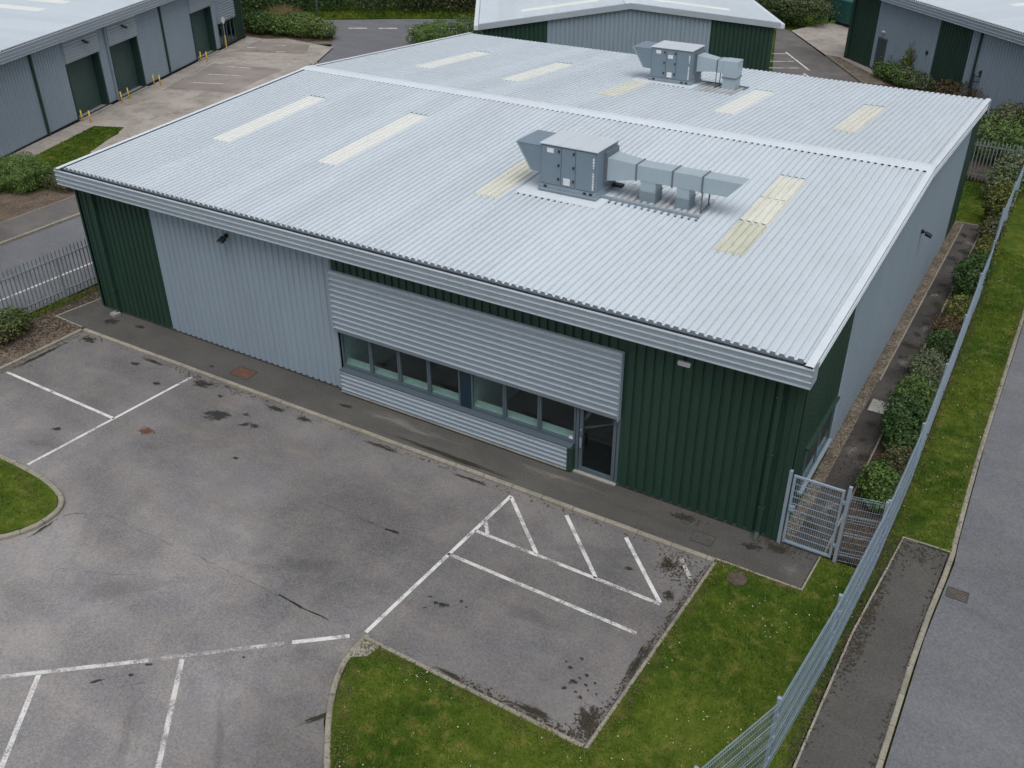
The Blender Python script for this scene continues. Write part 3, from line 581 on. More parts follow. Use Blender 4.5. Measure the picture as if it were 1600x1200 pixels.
wall('wall_panel', 'green', -4.42, -.03, .06, 4.9)
for (y0, y1, m) in ((.03,4.4,'green'),(4.4,22.0,'grey'),(22.0,24.2,'green')):
    MB().corr((0,0,0), Yv, Zv, Xv, y0, y1, .06 if y0 > 1 else .06, lambda y: rz(y)-.12, phase=.03, **GP.get(m, {})).build('wall_panel', m, wh)
    MB().corr((-WD,0,0), Yv, Zv, (-1,0,0), y0, y1, .06, lambda y: rz(y)-.12, phase=.03, **GP.get(m, {})).build('wall_panel', m, wh)
for (x0, x1, m) in ((-25.06,-21.5,'green'),(-21.5,-3.6,'grey'),(-3.6,-.03,'green')):
    MB().corr((0,DP,0), Xv, Zv, (0,1,0), x0, x1, .06, 4.9, phase=-25.06).build('wall_panel', m, wh)
mb = MB()
for x, y in ((-WD,0),(0,0),(-WD,DP),(0,DP)):
    sx, sy = (1 if x < -1 else -1), (1 if y < 1 else -1)
    mb.box(x-.045*sx, y-.045*sy, .05, x+.14*sx, y-.037*sy, 5.0); mb.box(x-.045*sx, y-.037*sy, .05, x-.037*sx, y+.14*sy, 5.0)
mb.split('corner_trim', 'trimgreen', wh, each=2)
mb = MB(); mb.box(-13.92,-.05,.05,-13.84,-.002,4.06); mb.build('trim', 'grey', wh)
mb = MB(); mb.box(-WD+.02,-.028,0,-13.9,.0,.075); mb.box(-4.40,-.028,0,.028,.0,.075); mb.box(0,0,0,.028,DP,.075); mb.box(-WD-.028,0,0,-WD,DP,.075); mb.split('base_trim', 'iron', wh)  # coloured dark to paint the shaded gap at the wall foot
# roof slopes
XL, XR_ = -WD-.10, .10
sfr = (Y0+.25)*cl
MB().corr((0,-.25,rz(-.25)), Xv, VF, NF, XL, XR_-.06, 0, sfr, phase=-25.0, **RP).build('roof', 'roof', wh)
MB().corr((0,Y0,ZR), Xv, VB, NB, XL, XR_-.06, 0, (DP+.30-Y0)*cl, phase=-25.0, **RP).build('roof', 'roof', wh)
for y_, N_, nm in ((-.252, (0,-1,0), 0),(DP+.302, (0,1,0), 1)):
    mb = MB(); k = -math.ceil((25.19-25.0)/RPIT)
    while -25.0+k*RPIT+.15 < -.07:
        a = -25.0+k*RPIT; z = rz(y_)
        mb.add([(a-.06,y_,z-.05),(a+.15,y_,z-.05),(a+.15,y_,z-.002),(a+.128,y_,z+.058),(a+.022,y_,z+.058),(a,y_,z-.002),(a-.06,y_,z-.002)], [(0,1,2,3,4,5,6) if not nm else (6,5,4,3,2,1,0)]); k += 1
    mb.build('eaves_closure', 'galv', wh)
mb = MB()
h = .058
h = .072
A = [(Y0-.36,h+rz(Y0-.36)-.012),(Y0-.34,h+rz(Y0-.34)),(Y0-.02,h+ZR+.012),(Y0+.02,h+ZR+.012),(Y0+.34,h+rz(Y0+.34)),(Y0+.36,h+rz(Y0+.36)-.02)]
for x0, x1 in [(-25.28+i*2.55, -25.28+(i+1)*2.55-.004) for i in range(10)]:
    x1 = min(x1, .2); mb.add([(x0,y,z) for y, z in A]+[(x1,y,z) for y, z in A], [(i+len(A),i+1+len(A),i+1,i) for i in range(len(A)-1)])
mb.build('ridge_cap', 'flash', wh)
mb = MB(); mb.box(-25.2,Y0-.30,rz(Y0-.3)+.004,.1,Y0-.28,rz(Y0-.3)+.05); mb.box(-25.2,Y0+.28,rz(Y0-.3)+.004,.1,Y0+.30,rz(Y0-.3)+.034); mb.split('ridge_filler', 'filler', wh)
# front and back fascia with gutter
PF = [(.06,-.012),(.06,.0),(-.03,.0),(-.03,-.012),(.038,-.148),(-.03,-.162),(-.03,-.174),(.038,-.304),(-.03,-.318),(-.03,-.330),(.038,-.450),(-.02,-.464),(-.02,-.485),(.47,-.47)]
for y, s in ((-.48,1),(DP+.48,-1)):
    mb = MB()
    segs = [(-25.30+i*3.19, -25.30+(i+1)*3.19-(.004 if i < 7 else 0)) for i in range(8)]
    for x0, x1 in segs:
        mb.extr(PF if s > 0 else PF[::-1], (x0,y,5.23), (x1,y,5.23), lambda a, b: (0,a*s,b))
    for x in (-25.30, .22): mb.add([(x,y+s*.0,4.745),(x,y+s*.0,5.23),(x,y+s*.19,5.24),(x,y+s*.47,5.24),(x,y+s*.47,4.76)], [(0,1,2,3,4) if (x < -1) == (s > 0) else (4,3,2,1,0)])
    mb.build('fascia', 'fascia', wh)
    mb = MB(); ya, yb = y+s*.045, y+s*.25
    mb.add([(XL,ya,5.21),(XR_,ya,5.21),(XL,ya,5.09),(XR_,ya,5.09),(XL,yb,5.09),(XR_,yb,5.09),(XL,yb,5.225),(XR_,yb,5.225)], [(0,1,3,2),(2,3,5,4),(4,5,7,6)])
    mb.build('gutter', 'gutter', wh)
# verges
for xs, s in ((.0,1),(-WD,-1)):
    mb = MB()
    PV = [(.015,.060),(.03,.066),(.17,.066),(.20,.050),(.20,-.03),(.185,-.04),(.185,-.10),(.21,-.115),(.21,-.135),(.185,-.145),(.185,-.24),(.20,-.255),(.20,-.275),(.03,-.275)]
    pp = [(xs+s*a, b) for a, b in PV]; n = len(pp)
    for ya, yb in ((-.47,Y0),(Y0,DP+.47)):
        V = [(x,ya,rz(ya)+b) for x, b in pp]+[(x,yb,rz(yb)+b) for x, b in pp]
        mb.add(V, [(i,i+1,n+i+1,n+i) if s < 0 else (n+i,n+i+1,i+1,i) for i in range(n-1)])
    mb.build('verge_trim', 'flash', wh)
    mb = MB()
    for k in range(9):
        y = 1.4+k*2.6
        mb.box(xs+s*.04, y, rz(y)+.064, xs+s*.09, y+.10, rz(y)+.072)
    mb.split('verge_strap', 'flash', wh)
# skylights
def skylight(x0, x1, y0, y1, mat, lap=None, label=None):
    mb = MB(); fr = y1 < Y0; V, N = (VF, NF) if fr else (VB, NB)
    ph = -25.0
    x0 = round((x0+25.0)/RPIT)*RPIT-25.0-.03; x1 = x0+4*RPIT
    mb.corr((0,y0,rz(y0)+.012), Xv, V, N, x0, x1, 0, (y1-y0)*cl, phase=ph, pitch=RPIT, rib=.154, depth=.060, b=.024)
    o = mb.build('skylight', mat, wh)
    fm = MB()
    for y in [y1+.04]+list(lap or []):
        for k in range(4): fm.box(x0+.015+k*RPIT, y-.012, rz(y)+.070, x0+.13+k*RPIT, y+.012, rz(y)+(.082 if y > y1 else .076))
    fm.split('lap_joint', 'filler' if not lap else 'gutter', o)
    if label: o['label'] = label
    return x0
skylight(-22.4,-21.6,3.95,9.15,'sky'); skylight(-17.65,-16.85,3.95,9.2,'sky'); skylight(-11.6,-10.7,4.1,9.2,'skyd',None,'yellowed roof light beside the air handling unit')
skylight(-3.72,-2.88,5.87,9.46,'skyd',[7.66],'longest dirty roof light'); x_ = skylight(-3.72,-2.88,3.86,5.85,'skyx',None,'greenish stained roof light sheet nearest the eaves')
for x, m in ((-21.75,'sky'),(-17.4,'sky'),(-13.0,'skyd'),(-8.25,'sky'),(-3.75,'skyd')): skylight(x, x+.8, 15.15, 20.1, m)
# ribbed panels over and under the window band
def ribbed(x0, x1, z0, z1, yf):
    mb = MB().corr((0,yf,0), Zv, Xv, (0,-1,0), z0, z1, x0, x1, pitch=.176, rib=.172, depth=.066, phase=z0+.003, shape='round')
    mb.box(x0, yf+.004, z1-.004, x1, -.045, z1+.006); mb.box(x0, yf+.004, z0-.006, x1, .10, z0+.004)
    mb.box(x0-.012, yf-.062, z0-.004, x0, -.002, z1+.004)
    return mb
ribbed(-13.83,-4.43, 2.16, 4.13, -.15).build('ribbed_panel', 'louvre', wh)
mb = MB(); mb.box(-4.43,-.215,2.14,-4.405,-.05,4.14); mb.build('trim', 'grey', wh)
mb = MB().corr((0,-.15,0), Zv, Xv, (0,-1,0), .05, .80, -13.78, -5.85, pitch=.15, rib=.146, depth=.060, phase=.052, shape='round'); mb.build('ribbed_panel', 'louvre', wh)
mb = MB(); mb.box(-13.80,-.196,.80,-5.76,.09,.84); mb.build('window_sill', 'frame', wh)
mb = MB(); mb.box(-5.85,-.203,.04,-5.80,.0,.80); mb.box(-5.80,-.185,.04,-5.71,.0,.795); mb.build('trim', 'trimgreen', wh)
mb = MB(); mb.box(-13.80,-.205,.055,-5.85,-.16,.085); mb.build('base_trim', 'slab', wh)
mb = MB(); mb.box(-13.86,-.12,.0,-5.75,-.01,.055); mb.build('gap_shade', 'filler', wh)  # black strip paints the shade in the gap below the ribbed panel
# room behind the windows
mb = MB(); xa, xb = -13.86, -4.40
mb.add([(xa,.16,.0),(xb,.16,0),(xb,5.5,0),(xa,5.5,0)], [(0,1,2,3)]); mb.build('room_floor', 'infloor', wh)
mb = MB()
mb.add([(xa,.16,.0),(xb,.16,0),(xb,5.5,0),(xa,5.5,0),(xa,.16,2.6),(xb,.16,2.6),(xb,5.5,2.6),(xa,5.5,2.6)], [(3,2,6,7),(0,3,7,4),(2,1,5,6),(7,6,5,4)])
mb.box(-9.36,.22,0,-9.12,5.5,2.6)
mb.build('room_wall', 'inwall', wh)
mb = MB(); mb.box(-13.86,.10,.90,-9.34,.40,.955); mb.box(-9.14,.10,.90,-5.66,.40,.955); mb.box(-13.86,.11,.0,-5.66,.16,.90); mb.build('window_board', 'sill', wh)
# windows: seven panes, blue infill post, glazed door
xs = [-13.80,-12.68,-11.62,-10.55,-9.45]; xs2 = [-9.08,-7.97,-6.85,-5.72]
def window(x0, x1):
    mb = MB(); z0, z1 = .84, 2.22; w = .055
    mb.box(x0,.02,z0,x0+w,.10,z1); mb.box(x1-w,.02,z0,x1,.10,z1); mb.box(x0+w,.022,z0,x1-w,.098,z0+.10); mb.box(x0+w,.022,z1-.10,x1-w,.098,z1)
    fr = mb.build('window', 'frame', wh, bevel=.006)
    mb = MB(); mb.add([(x0+w,.06,z0+.1),(x1-w,.06,z0+.1),(x1-w,.06,z1-.1),(x0+w,.06,z1-.1)], [(0,1,2,3)]); mb.build('pane', 'glass', fr)
    return fr
for L in (xs, xs2):
    for a, b in zip(L[:-1], L[1:]): wn = window(a+.004, b-.004)
mb = MB(); mb.box(-5.93,.05,.95,-5.80,.056,1.02); mb.box(-5.90,.05,1.02,-5.82,.056,1.05); mb.build('sticker', 'label', wn)
mb = MB(); mb.box(-9.44,.03,.84,-9.09,.09,2.22); mb.build('infill_panel', 'bluepost', wh)
dr = MB(); dr.box(-5.70,.0,.03,-5.62,.10,2.22); dr.box(-4.50,.0,.03,-4.42,.10,2.22)
dr.box(-5.60,.012,.03,-5.50,.088,2.16); dr.box(-4.62,.012,.03,-4.52,.088,2.16); dr.box(-5.50,.014,.03,-4.62,.086,.17); dr.box(-5.50,.014,2.06,-4.62,.086,2.16)
dr = dr.build('door', 'frame', wh, bevel=.006)
mb = MB(); mb.add([(-5.50,.05,.17),(-4.62,.05,.17),(-4.62,.05,2.06),(-5.50,.05,2.06)], [(0,1,2,3)]); mb.build('pane', 'dglass', dr)
mb = MB(); mb.bar((-5.44,-.05,.85),(-5.44,-.05,1.25),.03); mb.bar((-5.44,-.05,.9),(-5.50,.01,.9),.02); mb.bar((-5.44,-.05,1.2),(-5.50,.01,1.2),.02); mb.build('handle', 'black', dr)
mb = MB(); mb.box(-5.585,.0,.8,-5.515,.012,1.12); mb.tube((-5.55,.012,1.38),(-5.55,-.012,1.38),.025); mb.build('lock_plate', 'galv', dr)
mb = MB(); mb.box(-5.70,-.10,0,-4.42,.1,.03); mb.build('threshold', 'slab', wh)
# window in the right side wall
mb = MB(); mb.box(.03,1.30,.72,.075,1.37,2.05); mb.box(.03,3.88,.72,.075,3.95,2.05); mb.box(.03,2.58,.72,.072,2.66,2.05); mb.box(.03,1.37,.72,.072,3.88,.80); mb.box(.03,1.37,1.98,.072,3.88,2.05)
sw = mb.build('window', 'frame', wh, bevel=.005)
mb = MB(); mb.add([(.05,1.37,.8),(.05,3.88,.8),(.05,3.88,1.98),(.05,1.37,1.98)], [(0,1,2,3)]); mb.build('pane', 'dglass', sw)
mb = MB(); mb.box(.02,1.2,2.05,.14,4.05,2.09); mb.build('drip_trim', 'trimgreen', sw)
mb = MB(); mb.box(.02,1.2,.66,.16,4.05,.72); mb.build('window_sill', 'galv', sw)
# downpipes
for x in (-24.17, -.47):
    mb = MB(); mb.box(x-.055,-.165,.18,x+.055,-.055,4.72); mb.hexa([(x-.055,-.30,.02),(x+.055,-.30,.02),(x+.055,-.10,.02),(x-.055,-.10,.02)], [(x-.055,-.165,.18),(x+.055,-.165,.18),(x+.055,-.055,.18),(x-.055,-.055,.18)])
    for z in (.9,2.5,4.1): mb.box(x-.08,-.17,z,x+.08,-.03,z+.05)
    mb.build('downpipe', 'trimgreen', wh, bevel=.008)
mb = MB(); mb.box(-24.3,-.42,0,-24.02,-.16,.10); mb.build('gully', 'slab', wh)

# wall lights (bolted on, a lamp each)
def wall_light(x, y, z, label, out=(0,-1), kind='flood', mat='black'):
    a = math.atan2(out[1], out[0])+math.pi/2
    t = thing('wall_light', label, 'wall light', (x,y,z), a)
    if kind == 'flood': t.scale = (.95,.95,.95)
    if kind == 'flood':
        mb = MB(); mb.box(-.05,-.10,-.02,.05,.0,.10); mb.bar((0,-.06,.04),(0,-.2,.02),.04); mb.build('bracket', mat, t)
        mb = MB(); mb.hexa([(-.13,-.38,-.12),(.13,-.38,-.12),(.10,-.15,-.06),(-.10,-.15,-.06)], [(-.13,-.38,-.04),(.13,-.38,-.04),(.10,-.15,.06),(-.10,-.15,.06)]); mb.build('housing', mat, t, bevel=.015)
        mb = MB(); mb.add([(-.11,-.382,-.11),(.11,-.382,-.11),(.11,-.382,-.05),(-.11,-.382,-.05)], [(0,1,2,3)]); mb.build('lens', 'frame', t)
    else:
        mb = MB(); mb.box(-.16,-.09,-.06,.16,.0,.06); mb.build('housing', 'label', t, bevel=.02)
        mb = MB(); mb.box(-.13,-.115,-.045,.13,-.09,.03); mb.build('lens', 'lamp', t, bevel=.012)
    return t
wall_light(-17.95,-.03,4.28,'black floodlight on the grey front wall under the eaves')
wall_light(-2.85,-.03,4.28,'small white lamp on the green front wall under the eaves', kind='bulkhead')
wall_light(.035,13.7,3.35,'black floodlight high on the long grey right side wall', (1,0))

# ------------------------------------------------------------------ rooftop units
def rooftop_unit(label, x0, x1, y0, y1, zb, zt, style):
    t = thing('air_handling_unit', label, 'air handler', ((x0+x1)/2, (y0+y1)/2, rz((y0+y1)/2)), 0, 'rooftop air handling units')
    ox, oy, oz = t.location; fr = y1 < Y0
    def B(mb, name, mat, par=t, bevel=0.0, sp=False):
        mb.v = [(a-ox, b-oy, c-oz) for a, b, c in mb.v]; return mb.split(name, mat, par, bevel) if sp else mb.build(name, mat, par, bevel=bevel)
    # flashing apron and curb
    N = .074; mb = MB()
    for (xa, xb, ya, yb) in ((x0-.65, x1+.28, y0-.42, y1+.1),):
        mb.hexa([(xa,ya,rz(ya)+.0),(xb,ya,rz(ya)),(xb,yb,rz(yb)),(xa,yb,rz(yb))], [(xa,ya,rz(ya)+N),(xb,ya,rz(ya)+N),(xb,yb,rz(yb)+N),(xa,yb,rz(yb)+N)])
    B(mb, 'flashing', 'flash')
    mb = MB()
    for k in range(int((x1-x0+.8)/.22)): mb.box(x0-.6+k*.22, y0-.425, rz(y0-.42)+.004, x0-.46+k*.22, y0-.41, rz(y0-.42)+.055)
    B(mb, 'filler', 'filler', sp=True)
    mb = MB(); mb.box(x0-.06,y0+.0,rz(y0)-.05,x1+.0,y1,zb-.19); B(mb, 'curb', 'galv', bevel=.01)
    mb = MB(); mb.box(x0-.08,y0-.03,zb-.19,x1+.03,y1+.03,zb-.13); mb.box(x0-.02,y0+.01,zb-.13,x1,y1,zb)
    B(mb, 'base_rail', 'galv', bevel=.008)
    mb = MB()
    for x in (x0+.12, x1-.42, x1-.22): mb.box(x,y0-.006,zb-.10,x+.1,y0+.02,zb-.04)
    B(mb, 'lifting_slot', 'black', sp=True)
    body = MB(); body.box(x0,y0+.015,zb,x1,y1,zt-.02); body = B(body, 'casing', 'ahu', bevel=.012)
    w = (x1-x0); cuts = [x0+.02, x0+w*.375, x0+w*.63, x1-.03]
    for a, b in zip(cuts[:-1], cuts[1:]):
        mb = MB(); mb.box(a+.012,y0-.012,zb+.03,b-.012,y0+.012,zt-.06); B(mb, 'door_panel', 'ahu', body, .008)
    mb = MB()
    for x in (x0+w*.335, x0+w*.60):
        for z in (.18,.52,.86): mb.box(x-.025,y0-.045,zb+(zt-zb)*z-.035,x+.025,y0-.012,zb+(zt-zb)*z+.035)
    B(mb, 'latch', 'black', body, sp=True)
    mb = MB(); mb.box(x0+w*.12,y0-.018,zb+(zt-zb)*.80,x0+w*.24,y0-.012,zb+(zt-zb)*.91); mb.box(x0+w*.42,y0-.018,zb+(zt-zb)*.06,x0+w*.54,y0-.012,zb+(zt-zb)*.23)
    if style == 2: mb.box(x0+w*.42,y0-.018,zb+(zt-zb)*.68,x0+w*.54,y0-.012,zb+(zt-zb)*.80)
    q = random.Random(3); z = zb+.08
    while z < zt-.22:
        hgt = q.uniform(.03,.08); wd = q.uniform(.03,.06); mb.box(x1-.10-wd/2,y0-.018,z,x1-.10+wd/2,y0-.0125,z+hgt); z += hgt+q.uniform(.01,.03)
        if abs(z-(zb+zt)/2) < .05: z += .12
    B(mb, 'sticker', 'label', body, sp=True)
    mb = MB(); mb.box(x0-.02,y0-.04,zt-.02,x1+.03,y1+.03,zt+.02); lid = B(mb, 'lid', 'ahutop', bevel=.012)
    mb = MB()
    for a in (.33,.66): mb.box(x0+w*a-.012,y0-.042,zt+.018,x0+w*a+.012,y1+.032,zt+.027)
    B(mb, 'seam', 'ahutop', lid, sp=True)
    # intake hood on the left
    ym0, ym1 = y0+.02, y1-.02; hz = zt-.10; lo = zb+.34
    mb = MB(); A = [(x0-.84,hz),(x0-.34,lo),(x0,lo-.02),(x0,hz)]
    for ya in (ym0, ym1): mb.add([(x,ya,z) for x, z in A], [(0,1,2,3) if ya == ym0 else (3,2,1,0)])
    mb.add([(A[0][0]-.03,ym0-.01,hz),(x0,ym0-.01,hz),(x0,ym1+.01,hz),(A[0][0]-.03,ym1+.01,hz)], [(0,1,2,3)])
    mb.add([(A[1][0],ym0,A[1][1]),(A[2][0],ym0,A[2][1]),(A[2][0],ym1,A[2][1]),(A[1][0],ym1,A[1][1])], [(3,2,1,0)])
    hood = B(mb, 'intake_hood', 'ahu')
    mb = MB(); mb.bar((A[0][0],ym0,A[0][1]),(A[1][0],ym0,A[1][1]),.035); mb.bar((A[0][0],ym1,A[0][1]),(A[1][0],ym1,A[1][1]),.035)
    mb.add([(A[0][0]+.04,ym0,hz-.02),(A[0][0]+.04,ym1,hz-.02),(A[1][0]+.02,ym1,lo+.02),(A[1][0]+.02,ym0,lo+.02)], [(0,1,2,3)]); B(mb, 'grille', 'duct', hood)
    # ductwork on the right
    if style == 1:
        yd0, yd1 = 5.85, 6.40
        mb = MB(); mb.box(x1,y0+.45,zb+.20,x1+.09,y1-.08,zt-.12); B(mb, 'collar', 'ductj')
        mb = MB(); mb.hexa([(x1+.09,yd0-.16,6.15),(-7.02,yd0,6.27),(-7.02,yd1,6.27),(x1+.09,yd1,6.15)], [(x1+.09,yd0-.16,6.84),(-7.02,yd0,6.74),(-7.02,yd1,6.74),(x1+.09,yd1,6.84)]); B(mb, 'duct_reducer', 'duct')
        for xa, xb in ((-6.99,-5.90),(-5.86,-4.99)):
            mb = MB(); mb.box(xa,yd0,6.28,xb,yd1,6.73); B(mb, 'duct', 'duct', bevel=.006)
        mb = MB(); mb.hexa([(-4.95,yd0,6.28),(-4.22,yd0,6.28),(-4.22,yd1,6.28),(-4.95,yd1,6.28)], [(-4.95,yd0,6.73),(-3.80,yd0,6.73),(-3.80,yd1,6.73),(-4.95,yd1,6.73)]); B(mb, 'exhaust_cowl', 'duct', bevel=.006)
        mb = MB()
        for x in (-7.005,-5.88,-4.97): mb.box(x-.02,yd0-.025,6.255,x+.02,yd1+.025,6.755)
        B(mb, 'duct_flange', 'ductj', sp=True)
        for xa, xb in ((-6.86,-6.38),(-5.72,-5.34)):
            mb = MB(); mb.box(xa,yd0+.01,6.0,xb,yd1-.02,6.279); lg = B(mb, 'duct_riser', 'duct', bevel=.006)
            mb = MB(); mb.box(xa-.01,yd0,rz(yd0)-.05,xb+.01,yd1-.01,5.96); mb.box(xa-.02,yd0-.01,5.955,xb+.02,yd1,6.0); B(mb, 'upstand', 'galv', lg, .006)
        mb = MB()
        for y in (yd0-.03, yd1+.03):
            mb.bar((-4.93,y,rz(y)+.04),(-4.93,y,6.26),.035); 
        mb.bar((-4.93,yd0-.06,6.262),(-4.93,yd1+.06,6.262),.03); mb.bar((-4.93,yd0-.06,rz(yd0)+.08),(-4.93,yd1+.1,rz(yd1)+.08),.035)
        B(mb, 'support_frame', 'ductj')
        mb = MB(); mb.bar((x1+.02,5.52,rz(5.52)+.10),(-4.83,5.48,rz(5.48)+.09),.10,.08); mb.bar((x1+.02,5.44,rz(5.44)+.05),(-4.83,5.40,rz(5.40)+.05),.10,.02); B(mb, 'kerb_rail', 'galv', bevel=.01)
        mb = MB()
        for k in range(14): mb.box(x1+.1+k*.22,5.375,rz(5.4)+.004,x1+.24+k*.22,5.39,rz(5.4)+.036)
        B(mb, 'filler', 'filler', sp=True)
        mb = MB(); ya, yb = 5.48, 6.75; xa, xb = x1+.05, -4.86; mb.box(x1,y1-.3,zb-.1,x1+.34,y1-.1,zb-.02); B(mb, 'pipe_stub', 'black')
    else:
        yd0, yd1 = 19.55, 20.10
        mb = MB(); mb.box(x1,y0+.35,zb+.22,x1+.09,y1-.08,zt-.14); B(mb, 'collar', 'ductj')
        mb = MB(); mb.hexa([(x1+.09,yd0-.12,6.16),(-9.74,yd0,6.22),(-9.74,yd1,6.22),(x1+.09,yd1,6.16)], [(x1+.09,yd0-.12,6.80),(-9.74,yd0,6.67),(-9.74,yd1,6.67),(x1+.09,yd1,6.80)]); B(mb, 'duct_reducer', 'duct')
        mb = MB(); mb.box(-9.76,yd0-.02,6.19,-9.70,yd1+.02,6.70); B(mb, 'duct_flange', 'ductj', sp=True)
        mb = MB(); mb.box(-9.70,yd0-.03,6.20,-9.40,yd1+.02,6.70); mb.box(-9.46,yd0-.06,6.06,-8.86,yd1+.05,6.71); B(mb, 'duct_elbow', 'duct', bevel=.01)
        mb = MB(); mb.box(-9.48,yd0-.08,6.02,-8.84,yd1+.07,6.06); B(mb, 'duct_flange', 'ductj', sp=True)
        mb = MB(); mb.box(-9.44,yd0-.04,rz(yd0)-.05,-8.88,yd1+.03,6.02); B(mb, 'duct_riser', 'duct', bevel=.01)
        mb = MB(); mb.bar((-9.74,yd0+.02,rz(yd0)),(-9.74,yd0+.02,6.2),.03); mb.bar((-9.74,yd1-.02,rz(yd1)),(-9.74,yd1-.02,6.2),.03); mb.bar((-9.74,yd0-.1,rz(yd0)+.06),(-9.74,yd1+.1,rz(yd1)+.06),.04); B(mb, 'support_frame', 'ductj')
        mb = MB(); mb.bar((x1,20.25,rz(20.25)+.08),(-8.55,20.25,rz(20.25)+.08),.05); mb.bar((-8.55,20.3,rz(20.3)+.08),(-8.55,19.6,rz(19.6)+.08),.05); B(mb, 'kerb_rail', 'ductj')
    return t
rooftop_unit('large grey air handling unit with long ductwork on the near roof slope', -9.82,-7.95,5.16,6.52,5.90,7.13,1)
rooftop_unit('grey air handling unit with a short bent duct on the far roof slope', -12.45,-10.65,19.05,20.30,5.80,7.02,2)

t_ = NT('roof_dirt'); al_ = t_.math('MULTIPLY', t_.rng(t_.noise(1.1, 7, .7, (1.6,.5,1), 8.0), .34, .66, .05, .42), 1.0); M['roofdirt'] = t_.done((.30,.26,.225), .8, alpha=al_)
for x0, x1, y0, y1 in ((-7.73,-4.82,5.6,6.9),):
    MB().corr((0,y0,rz(y0)+.004), Xv, VF, NF, x0, x1, 0, (y1-y0)*cl, phase=-25.0, **RP).build('dirt', 'roofdirt', wh)
for x0, x1, y0, y1 in ((-10.46,-8.6,18.4,20.4),):
    MB().corr((0,y0,rz(y0)+.004), Xv, VB, NB, x0, x1, 0, (y1-y0)*cl, phase=-25.0, **RP).build('dirt', 'roofdirt', wh)
# ------------------------------------------------------------------ neighbouring warehouses (facade along local x, outward is -y)
def eaves_warehouse(label, loc, rz_, u0, u1, depth, panels, skip=()):
    t = thing('warehouse', label, 'warehouse', loc, rz_)
    ze, zt = 4.45, 4.98; ph = u0
    for a, b, z0, z1, m in panels: MB().corr((0,0,0), Xv, Zv, (0,-1,0), a, b, z0, z1, phase=ph, **GP.get(m, {})).build('wall_panel', m, t)
    rp = lambda y: zt+.0617*(min(y, depth-y)+.3)-.01
    for x, s in ((u0,-1),(u1,1)): MB().corr((x,0,0), Yv, Zv, (s,0,0), 0, depth, .06, lambda y: rp(y)-.1, phase=0).build('wall_panel', 'grey', t)
    MB().corr((0,depth,0), Xv, Zv, (0,1,0), u0, u1, .06, 4.8, phase=ph).build('wall_panel', 'grey', t)
    mid = depth/2; 
    MB().corr((0,-.28,rp(-.28)), Xv, VF, NF, u0-.1, u1+.1, 0, (mid+.28)*cl, phase=u0, **RP).build('roof', 'roof', t)
    MB().corr((0,mid,rp(mid)), Xv, VB, NB, u0-.1, u1+.1, 0, (mid+.28)*cl, phase=u0, **RP).build('roof', 'roof', t)
    mb = MB(); mb.extr(PF, (u0-.25,-.46,zt), (u1+.25,-.46,zt), lambda a, b: (0,a,b*1.08)); mb.extr(PF[::-1], (u0-.25,depth+.46,zt), (u1+.25,depth+.46,zt), lambda a, b: (0,-a,b*1.08))
    mb.split('fascia', 'fascia', t)
    mb = MB(); mb.box(u0-.1,-.43,zt-.14,u1+.1,-.25,zt-.12); mb.build('gutter', 'gutter', t)
    mb = MB()
    for x, s in ((u0-.2,-1),(u1+.2,1)):
        for ya, yb in ((-.46,mid),(mid,depth+.46)):
            mb.hexa([(x-.06,ya,rp(ya)-.26),(x+.06,ya,rp(ya)-.26),(x+.06,yb,rp(yb)-.26),(x-.06,yb,rp(yb)-.26)], [(x-.06,ya,rp(ya)+.07),(x+.06,ya,rp(ya)+.07),(x+.06,yb,rp(yb)+.07),(x-.06,yb,rp(yb)+.07)])
    mb.split('verge_trim', 'flash', t, each=2)
    mb = MB(); mb.box(u0,-.05,0,u1,-.037,.10); mb.build('base_trim', 'filler', t)
    def sk(a, b, y0, y1):
        MB().corr((0,y0,rp(y0)+.012), Xv, VF, NF, a, b, 0, (y1-y0)*cl, phase=u0, pitch=RPIT, rib=.154, depth=.060, b=.024).build('skylight', 'sky', t)
    return t, sk
def pipe(t, x, mat, z=4.40):
    mb = MB(); mb.box(x-.055,-.17,.05,x+.055,-.06,z); mb.box(x-.1,-.3,z-.02,x+.1,-.06,z+.08); mb.build('downpipe', mat, t)
def roller(t, x0, x1, zt_, yr=.45):
    mb = MB().corr((0,yr,0), Zv, Xv, (0,-1,0), .02, zt_, x0, x1, pitch=.1, rib=.09, depth=.012, phase=.02, b=.02); d = mb.build('roller_door', 'doorg', t)
    mb = MB(); mb.box(x0-.02,-.045,.0,x0+.10,yr+.02,zt_); mb.box(x1-.10,-.045,.0,x1+.02,yr+.02,zt_); mb.box(x0,-.04,zt_-.03,x1,yr+.02,zt_+.05); mb.build('jamb', 'jamb', d)
    mb = MB(); mb.box(x0,-.3,0,x1,yr,.03); mb.build('threshold', 'slab', d)
def over(t, x0, x1, z0, z1):
    mb = MB().corr((0,-.10,0), Zv, Xv, (0,-1,0), z0, z1, x0, x1, pitch=.176, rib=.172, depth=.066, phase=z0+.003, shape='round')
    mb.box(x0,-.10,z1,x1,0,z1+.01); mb.box(x0,-.10,z0-.01,x1,.0,z0); mb.box(x0-.02,-.13,z0,x0,0,z1); mb.box(x1,-.13,z0,x1+.02,0,z1); mb.build('ribbed_panel', 'louvre', t)
LBX, LBR = (-44.96,12.22,0), math.atan2(.936,-.353)
lw, sk = eaves_warehouse('long grey warehouse with green roller doors on the left', LBX, LBR, -30, 26.06, 24,
    [(-30,2.95,.06,4.8,'grey'),(6.35,7.45,.06,4.8,'grey'),(10.75,17.9,.06,4.8,'grey'),(21.05,21.75,.06,4.8,'grey'),(24.62,26.02,.06,4.8,'green'),(2.95,6.35,3.15,4.8,'grey'),(7.45,10.75,3.15,4.8,'grey'),(17.9,21.05,3.15,4.8,'grey'),(21.75,24.62,2.2,4.8,'grey')])
